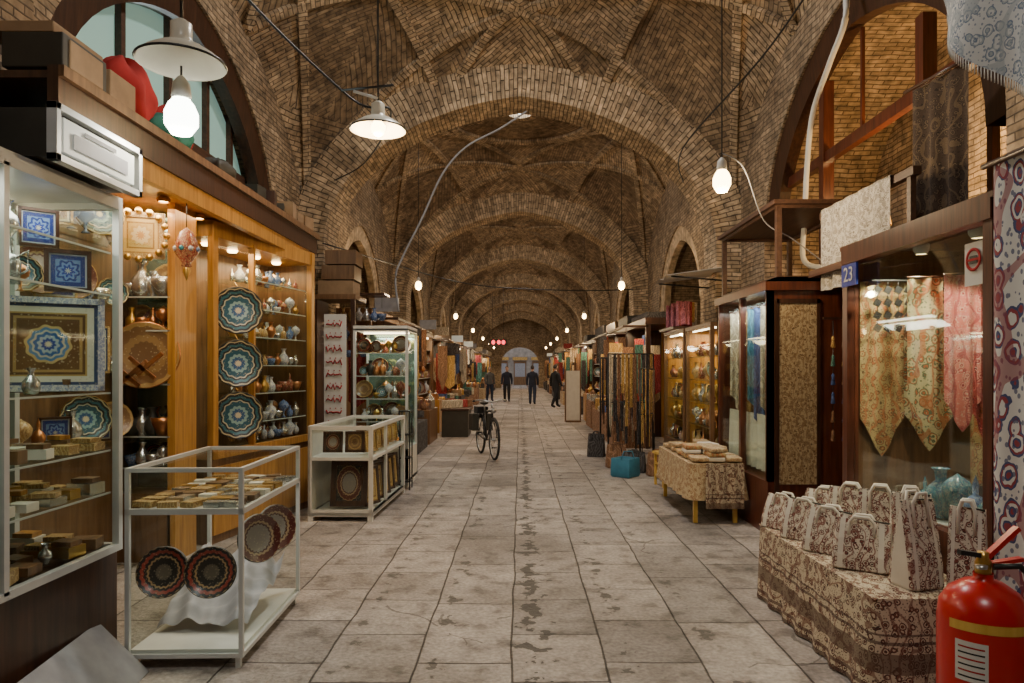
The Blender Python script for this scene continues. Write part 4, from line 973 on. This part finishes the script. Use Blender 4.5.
def rack(name, x, y, w, h, n, mats, rz=0):
    b = B(name, (x, y, 0), rz)
    for sx in (-1, 1): b.tube([(sx * w / 2, 0, 0), (sx * w / 2, 0, h)], .015, 'black', 8); b.tube([(sx * w / 2, -.22, .02), (sx * w / 2, .22, .02)], .015, 'black', 8)
    b.tube([(-w / 2, 0, h), (w / 2, 0, h)], .014, 'black', 8); b.tube([(-w / 2, 0, h * .55), (w / 2, 0, h * .55)], .01, 'black', 8)
    for i in range(n):
        t = (i + .5) / n; wd = w / n * .75
        b.cloth((-w / 2 + w * t - wd / 2, -.03 - .02 * (i % 2), h), (wd, .02, 0), R.uniform(.35, .8) * h, R.choice(mats), amp=.01, k=1, nu=8, nv=6, tip=R.choice([0, .15]))
        b.cloth((-w / 2 + w * t - wd / 2, .04, h * .56), (wd, .02, 0), R.uniform(.2, .45) * h, R.choice(mats), amp=.01, k=1, nu=8, nv=6)
    return b.make()
rack('scarf_rack', 1.85, 11.7, .75, 1.8, 11, ['c5', 'c6', 'c5', 'c6', 'c7', 'c2'])
rack('scarf_rack', 1.8, 12.8, .8, 1.75, 11, ['c5', 'c6', 'c3', 'c5', 'c7', 'c6'], .5)
rack('scarf_rack', 1.98, 10.9, .45, 1.55, 7, ['c6', 'c5', 'c2', 'c6'], .9)
b = B('blue_shopping_bag', (1.52, 10.1, 0), .1)
b.lathe([(.001, 0), (.2, 0), (.22, .03), (.21, .27), (.19, .27), (.18, .1)], (0, 0, 0), 'bluebag', 4)
b.tube([(-.1, -.14, .26), (-.06, -.15, .38), (.06, -.15, .38), (.1, -.14, .26)], .008, 'bluebag'); b.make(.01)
b = B('wooden_stool', (1.98, 9.3, 0), .2); b.bx(-.17, .17, -.17, .17, .42, .45, 'yellowwood')
for x in (-.15, .12):
    for y in (-.15, .12): b.bx(x, x + .03, y, y + .03, 0, .42, 'yellowwood')
for z in (.12, .28): b.bx(-.15, .15, -.15, -.13, z, z + .025, 'yellowwood'); b.bx(-.15, -.13, -.15, .15, z, z + .025, 'yellowwood')
b.make()
for (x, y, w_, h_, m_) in ((1.72, 10.55, .34, .3, 'c6'), (2.02, 10.2, .34, .34, 'c5'), (1.52, 11.05, .32, .36, 'c5'), (1.35, 12.4, .3, .4, 'c6')):
    bag(x, y, 0, w_, h_, .2, R.uniform(-.5, .5), m_, False, True, 'leather_handbag')

# ===== distant shops
def shop(side, y0, y1, kind):
    s = side; X = 2.45; b = B('market_stall', (0, y0, 0)); w = y1 - y0
    def bx(a, c, *r): b.bx(min(s * a, s * c), max(s * a, s * c), *r)
    wm = R.choice(['wood_dark', 'wood_mid', 'wood_red', 'wood_dark'])
    bx(X, X + .09, 0, .09, 0, 2.5, wm); bx(X, X + .09, w - .09, w, 0, 2.5, wm); bx(X - .02, 3.28, -.02, w, 2.42, 2.55, wm); bx(3.22, 3.28, 0, w, 0, 2.5, R.choice(['wood_gold', 'wood_mid'])); bx(X + .05, 3.25, w - .03, w, 0, 2.45, wm)
    if kind == 'v':
        bx(X, 3.2, 0, w, 0, .5, wm)
        for z in (.9, 1.3, 1.7, 2.05): bx(X + .05, 3.2, .05, w - .05, z, z + .015, 'alu')
        bx(X + .1, X + .13, .1, w - .1, 2.38, 2.41, 'tube')
        for z in (.5, .92, 1.32, 1.72):
            row(b, (s * (X + .1), .15), (s * (X + .1), w - .15), z, 7, .15, .33, ['brass', 'blueglaze', 'copper', 'redglaze', 'whiteglaze', 'goldbox'], 'vvp', (-s, -1, 0), 8)
        bx(1.95, 2.3, .15, .85, 0, .8, R.choice(['white', 'wood_mid', 'wood_gold'])); row(b, (s * 2.12, .2), (s * 2.12, .8), .8, 5, .12, .3, ['brass', 'copper', 'silver', 'whiteglaze'], 'vb', hn=8)
    elif kind == 's':
        for i in range(14):
            xx = R.uniform(2.0, 2.75); yy = w * (i + .5) / 14; ww = R.uniform(.14, .34)
            b.cloth((s * xx - ww / 2, yy, R.uniform(1.8, 2.35)), (ww, R.uniform(-.15, .15), 0), R.uniform(.5, 1.4), R.choice(MUTE), amp=.02, k=2, nu=8, nv=4, tip=R.choice([0, .1, .3]))
        bx(2.0, 2.05, 0, w, 2.36, 2.4, 'wood_dark'); bx(2.05, 2.5, 0, .04, 2.36, 2.4, 'wood_dark')
        bx(1.85, 2.5, .1, w - .1, 0, .55, R.choice(['c5', 'c6', 'c5', 'beige_cloth']))
        for i in range(14): b.rbox((s * R.uniform(1.95, 2.4), .25 + (w - .5) * i / 13, .6 + R.uniform(0, .15)), (.25, .18, R.uniform(.08, .3)), R.choice(MUTE), (R.uniform(-.2, .2), 0, R.uniform(-.5, .5)))
    elif kind == 'm':
        bx(1.85, 2.5, .1, w * .6, 0, .7, R.choice(['wood_mid', 'c5', 'darkbox', 'c6']))
        row(b, (s * 2.0, .2), (s * 2.0, w * .55), .7, 6, .2, .4, ['copper', 'brass', 'silver', 'c5', 'cardboard'], 'vb', hn=8)
        row(b, (s * 2.3, .2), (s * 2.3, w * .55), .7, 6, .25, .5, ['copper', 'brass', 'c2', 'c0', 'whiteglaze'], 'vb', hn=8)
        for z in (1.0, 1.5, 2.0):
            bx(2.6, 3.2, .1, w - .1, z, z + .03, wm); row(b, (s * 2.7, .2), (s * 2.7, w - .2), z + .03, 6, .2, .38, MUTE + ['copper', 'cardboard'], 'vb', hn=8)
        for i in range(7): b.cloth((s * R.uniform(2.1, 2.6) - .1, w * .14 * i, 2.4), (.2, 0, 0), R.uniform(.3, .8), R.choice(MUTE), amp=.02, k=2, nu=8, nv=4)
        bx(2.1, 2.5, 0, w, 2.4, 2.43, 'wood_dark')
    if R.random() < .6: bx(2.5, 3.1, .2, w - .3, 2.55, 2.55 + R.uniform(.1, .35), R.choice(['cardboard', 'darkbox', 'c6', 'wood_mid']))
    if R.random() < .5: bx(2.05, 2.45, .3, .36, 2.52, 2.75, R.choice(['greyboard', 'c0', 'c7', 'lightbox']))
    b.make()
    light('stall_light', 'AREA', (s * 2.5, (y0 + y1) / 2, 2.38), R.uniform(16, 38), R.choice([warm, (1, .75, .45), (1, .6, .28), (1, .9, .75)]), .4, w * .7, (0, s * .5, 0))
kindsL = 'smvsmsvmvsmvsmvsvmsvsm'; kindsR = 'ssmvsvmsvmsvmsvmsmvsvm'
for side, y, ks in ((-1, 11.5, kindsL), (1, 13.6, kindsR)):
    i = 0
    while y < YEND - 2:
        w = R.uniform(1.9, 2.9); shop(side, y, min(y + w, YEND - .5), ks[i % len(ks)]); y += w + .12; i += 1
b = B('dark_goods_trunk', (-1.48, 16.4, 0)); b.bx(-.3, .3, -.5, .5, .0, .6, 'darkbox'); b.bx(-.32, .32, -.52, .52, .6, .65, 'wood_dark')
for i in range(5): b.rbox((-.2 + .1 * i, -.3 + .15 * i, .74), (.22, .2, .18), R.choice(['c0', 'c5', 'c7']), (0, 0, .3 * i))
b.make(.01)
b = B('folding_screen_board', (1.55, 20.5, 0)); b.bx(-.22, .22, 0, .04, .05, 1.5, 'cream_bands'); b.bx(-.24, -.2, -.01, .05, 0, 1.54, 'wood_mid'); b.bx(.2, .24, -.01, .05, 0, 1.54, 'wood_mid'); b.bx(-.22, .22, -.15, .2, 0, .05, 'wood_mid'); b.make()
b = B('red_neon_sign', (-1.2, 38, 3.0)); M['neon'] = emit('neon_red', (1, .06, .08), 3)
for x in (-.25, .05, .3): b.ball((x, 0, 0), (.1, .03, .12), 'neon', 12, 8)
b.bx(-.5, .5, .03, .05, -.16, .16, 'darkbox'); b.tube([(-.3, .04, .15), (-.3, .04, 3.0)], .01, 'black'); b.tube([(.3, .04, .15), (.3, .04, 3.0)], .01, 'black'); b.make()

# ------------------------------------------------------------------ bicycle
def bicycle(x, y, rz):
    b = B('bicycle', (x, y, 0), rz); r = .33
    def wheel(cx):
        pts = [(cx + r * cos(t), 0, r + .02 + r * sin(t)) for t in [2 * pi * i / 32 for i in range(33)]]; b.tube(pts, .022, 'rubber', 8)
        pts = [(cx + (r - .025) * cos(t), 0, r + .02 + (r - .025) * sin(t)) for t in [2 * pi * i / 32 for i in range(33)]]; b.tube(pts, .010, 'steel', 6)
        for i in range(18):
            t = 2 * pi * i / 18; b.tube([(cx, .02 * (-1) ** i, r + .02), (cx + (r - .02) * cos(t), 0, r + .02 + (r - .02) * sin(t))], .0022, 'steel', 4)
        b.tube([(cx, -.05, r + .02), (cx, .05, r + .02)], .022, 'steel', 10)
        pts = [(cx + (r + .035) * cos(t), 0, r + .02 + (r + .035) * sin(t)) for t in [pi * .15 + pi * .75 * i / 14 for i in range(15)]]; b.tube(pts, .018, 'black', 6)
    wheel(-.52); wheel(.52)
    z = r + .02; bb = (-.06, 0, .29); seat = (-.2, 0, .80); head = (.36, 0, .82); hb = (.40, 0, .70)
    for a, c in ((bb, seat), (seat, head), (bb, hb), ((.35, 0, .86), hb)): b.tube([a, c], .016, 'black', 8)
    for s_ in (-.05, .05):
        b.tube([(bb[0], s_ * .6, bb[2]), (-.52, s_, z)], .009, 'black', 6); b.tube([(seat[0], s_ * .5, .76), (-.52, s_, z)], .008, 'black', 6); b.tube([hb, (.46, s_, .5), (.52, s_, z)], .011, 'black', 6)
    b.tube([seat, (-.22, 0, .92)], .013, 'steel', 8); b.ball((-.24, 0, .94), (.13, .075, .035), 'darkbox', 14, 8); b.ball((-.14, 0, .945), (.09, .03, .025), 'darkbox', 10, 6)
    b.tube([(.35, 0, .85), (.33, 0, .98)], .013, 'steel', 8); b.tube([(.22, -.28, 1.0), (.33, -.2, 1.02), (.36, 0, .98), (.33, .2, 1.02), (.22, .28, 1.0)], .012, 'steel', 8)
    for s_ in (-1, 1): b.tube([(.12, s_ * .28, .99), (.24, s_ * .28, 1.0)], .017, 'rubber', 8)
    pts = [(bb[0] + .09 * cos(t), .04, bb[2] + .09 * sin(t)) for t in [2 * pi * i / 20 for i in range(21)]]; b.tube(pts, .006, 'steel', 5)
    b.tube([bb, (bb[0] + .1, .07, bb[2] - .13)], .009, 'steel', 6); b.tube([bb, (bb[0] - .1, -.07, bb[2] + .13)], .009, 'steel', 6)
    b.rbox((bb[0] + .1, .11, bb[2] - .13), (.08, .08, .02), 'black'); b.rbox((bb[0] - .1, -.11, bb[2] + .13), (.08, .08, .02), 'black')
    for s_ in (-.06, .06): b.tube([(-.26, s_, .74), (-.72, s_, .74), (-.52, s_, z)], .006, 'black', 5)
    for s_ in (-1, 1): b.rbox((-.52, s_ * .13, .58), (.34, .11, .30), 'darkbox')
    b.rbox((-.5, 0, .80), (.3, .2, .12), 'blackcloth'); b.ball((.47, 0, .84), (.04, .05, .05), 'steel', 10, 6)
    return b.make()
bicycle(-.58, 12.4, math.radians(-74))

# ------------------------------------------------------------------ people
def person(x, y, rz, top, bottom, stride=.0, hgt=1.7, name='standing_man', hair='hair'):
    me = bpy.data.meshes.new('body'); J = []; E = []; Rr = []
    def j(p, r, par=None):
        J.append(p); Rr.append(r)
        if par is not None: E.append((par, len(J) - 1))
        return len(J) - 1
    pel = j((0, 0, .93), (.19, .14)); ab = j((0, 0, 1.08), (.185, .135), pel); ch = j((0, -.0, 1.27), (.21, .145), ab); ub = j((0, .01, 1.38), (.16, .11), ch); nk = j((0, .0, 1.47), (.06, .06), ub); nh = j((0, -.01, 1.55), (.055, .055), nk)
    ends = []
    for s_ in (-1, 1):
        sh = j((s_ * .185, 0, 1.37), (.08, .075), ub); el = j((s_ * .235, .02 + s_ * stride * .15, 1.10), (.062, .062), sh); wr_ = j((s_ * .24, -.05 + s_ * stride * .3, .87), (.038, .038), el); pm = j((s_ * .24, -.07 + s_ * stride * .33, .80), (.038, .024), wr_); ends.append((s_, J[pm]))
        hp = j((s_ * .10, 0, .86), (.12, .12), pel); kn = j((s_ * .10, -.03 - s_ * stride * .35, .49), (.082, .082), hp); an = j((s_ * .105, .02 - s_ * stride * .75 + abs(stride) * .1, .10), (.058, .058), kn); j((s_ * .115, -.12 - s_ * stride * .75, .045), (.046, .04), an)
    me.from_pydata(J, E, []); ob = bpy.data.objects.new('tmp', me); COL.objects.link(ob)
    md = ob.modifiers.new('skin', 'SKIN')
    for i, sv in enumerate(me.skin_vertices[0].data): sv.radius = Rr[i]; sv.use_root = (i == 0)
    md.branch_smoothing = .6; ob.modifiers.new('ss', 'SUBSURF').levels = 2
    dg = bpy.context.evaluated_depsgraph_get(); ev = ob.evaluated_get(dg); m2 = ev.to_mesh()
    b = B(name, (x, y, 0), rz); vs = [tuple(v.co) for v in m2.vertices]; gr = {}
    for p in m2.polygons:
        c = p.center; z = c.z
        if abs(c.x) > .19 and z < .86: m = 'skin'
        elif z > 1.475: m = 'skin'
        elif z > .88 or abs(c.x) > .22: m = top
        elif z > .085: m = bottom
        else: m = 'blackcloth'
        gr.setdefault(m, []).append(tuple(p.vertices))
    for m, f in gr.items():
        used = sorted({i for q in f for i in q}); mp = {k: n for n, k in enumerate(used)}
        b.add([vs[k] for k in used], [tuple(mp[i] for i in q) for q in f], m, True)
    ev.to_mesh_clear(); bpy.data.objects.remove(ob)
    for s_, p in ends:
        for k in range(4):
            yy = p[1] - .027 + .018 * k; l = (.07, .08, .075, .06)[k]
            b.tube([(p[0], yy, p[2] - .01), (p[0] - s_ * .006, yy - .004, p[2] - .03 - l * .5), (p[0] - s_ * .022, yy - .006, p[2] - .03 - l)], .009, 'skin', 6, .006)
        b.tube([(p[0] - s_ * .01, p[1] - .03, p[2] + .03), (p[0] - s_ * .02, p[1] - .055, p[2]), (p[0] - s_ * .022, p[1] - .055, p[2] - .03)], .010, 'skin', 6, .007)
    hz = 1.62
    b.ball((0, -.01, hz), (.074, .092, .112), 'skin', 20, 14); b.ball((0, -.03, hz - .06), (.055, .06, .055), 'skin', 14, 10)
    b.ball((0, .012, hz + .028), (.082, .094, .102), hair, 20, 12)
    b.ball((0, -.104, hz - .012), (.012, .018, .024), 'skin', 8, 6)
    for s_ in (-1, 1):
        b.ball((s_ * .03, -.092, hz + .008), (.012, .008, .008), 'eye', 8, 6); b.ball((s_ * .03, -.099, hz + .008), (.005, .003, .005), 'black', 6, 4); b.ball((s_ * .077, -.0, hz - .005), (.010, .02, .03), 'skin', 8, 6)
        b.tube([(s_ * .014, -.1, hz + .026), (s_ * .044, -.092, hz + .024)], .004, hair, 5)
    b.tube([(-.022, -.093, hz - .052), (0, -.097, hz - .05), (.022, -.093, hz - .052)], .005, 'redglaze', 6)
    o = b.make(); k = hgt / 1.73; o.scale = (k, k, k); return o
person(-.62, 33, 0, 'navy', 'blackcloth', .25, 1.68, 'walking_man')
person(.54, 30.5, 3.0, 'navy', 'jeans', .1, 1.70, 'standing_man')
person(1.42, 28, 2.2, 'blackcloth', 'blackcloth', .3, 1.72, 'walking_man')
person(-1.45, 33.5, .4, 'greycloth', 'jeans', .1, 1.65, 'standing_man')

# ------------------------------------------------------------------ world + camera
w = bpy.data.worlds.new('world'); scene.world = w; w.use_nodes = True
w.node_tree.nodes['Background'].inputs[0].default_value = (.95, .93, .95, 1); w.node_tree.nodes['Background'].inputs[1].default_value = 1.0
cam = bpy.data.cameras.new('camera'); co = bpy.data.objects.new('camera', cam); COL.objects.link(co)
cam.sensor_width = 36; cam.lens = 700 / 1024 * 36; cam.shift_x = -8 / 1024; cam.shift_y = 27.5 / 1024; cam.clip_end = 300; cam.clip_start = .05
co.location = (0, 0, 1.55); co.rotation_euler = (pi / 2, 0, 0)
scene.camera = co
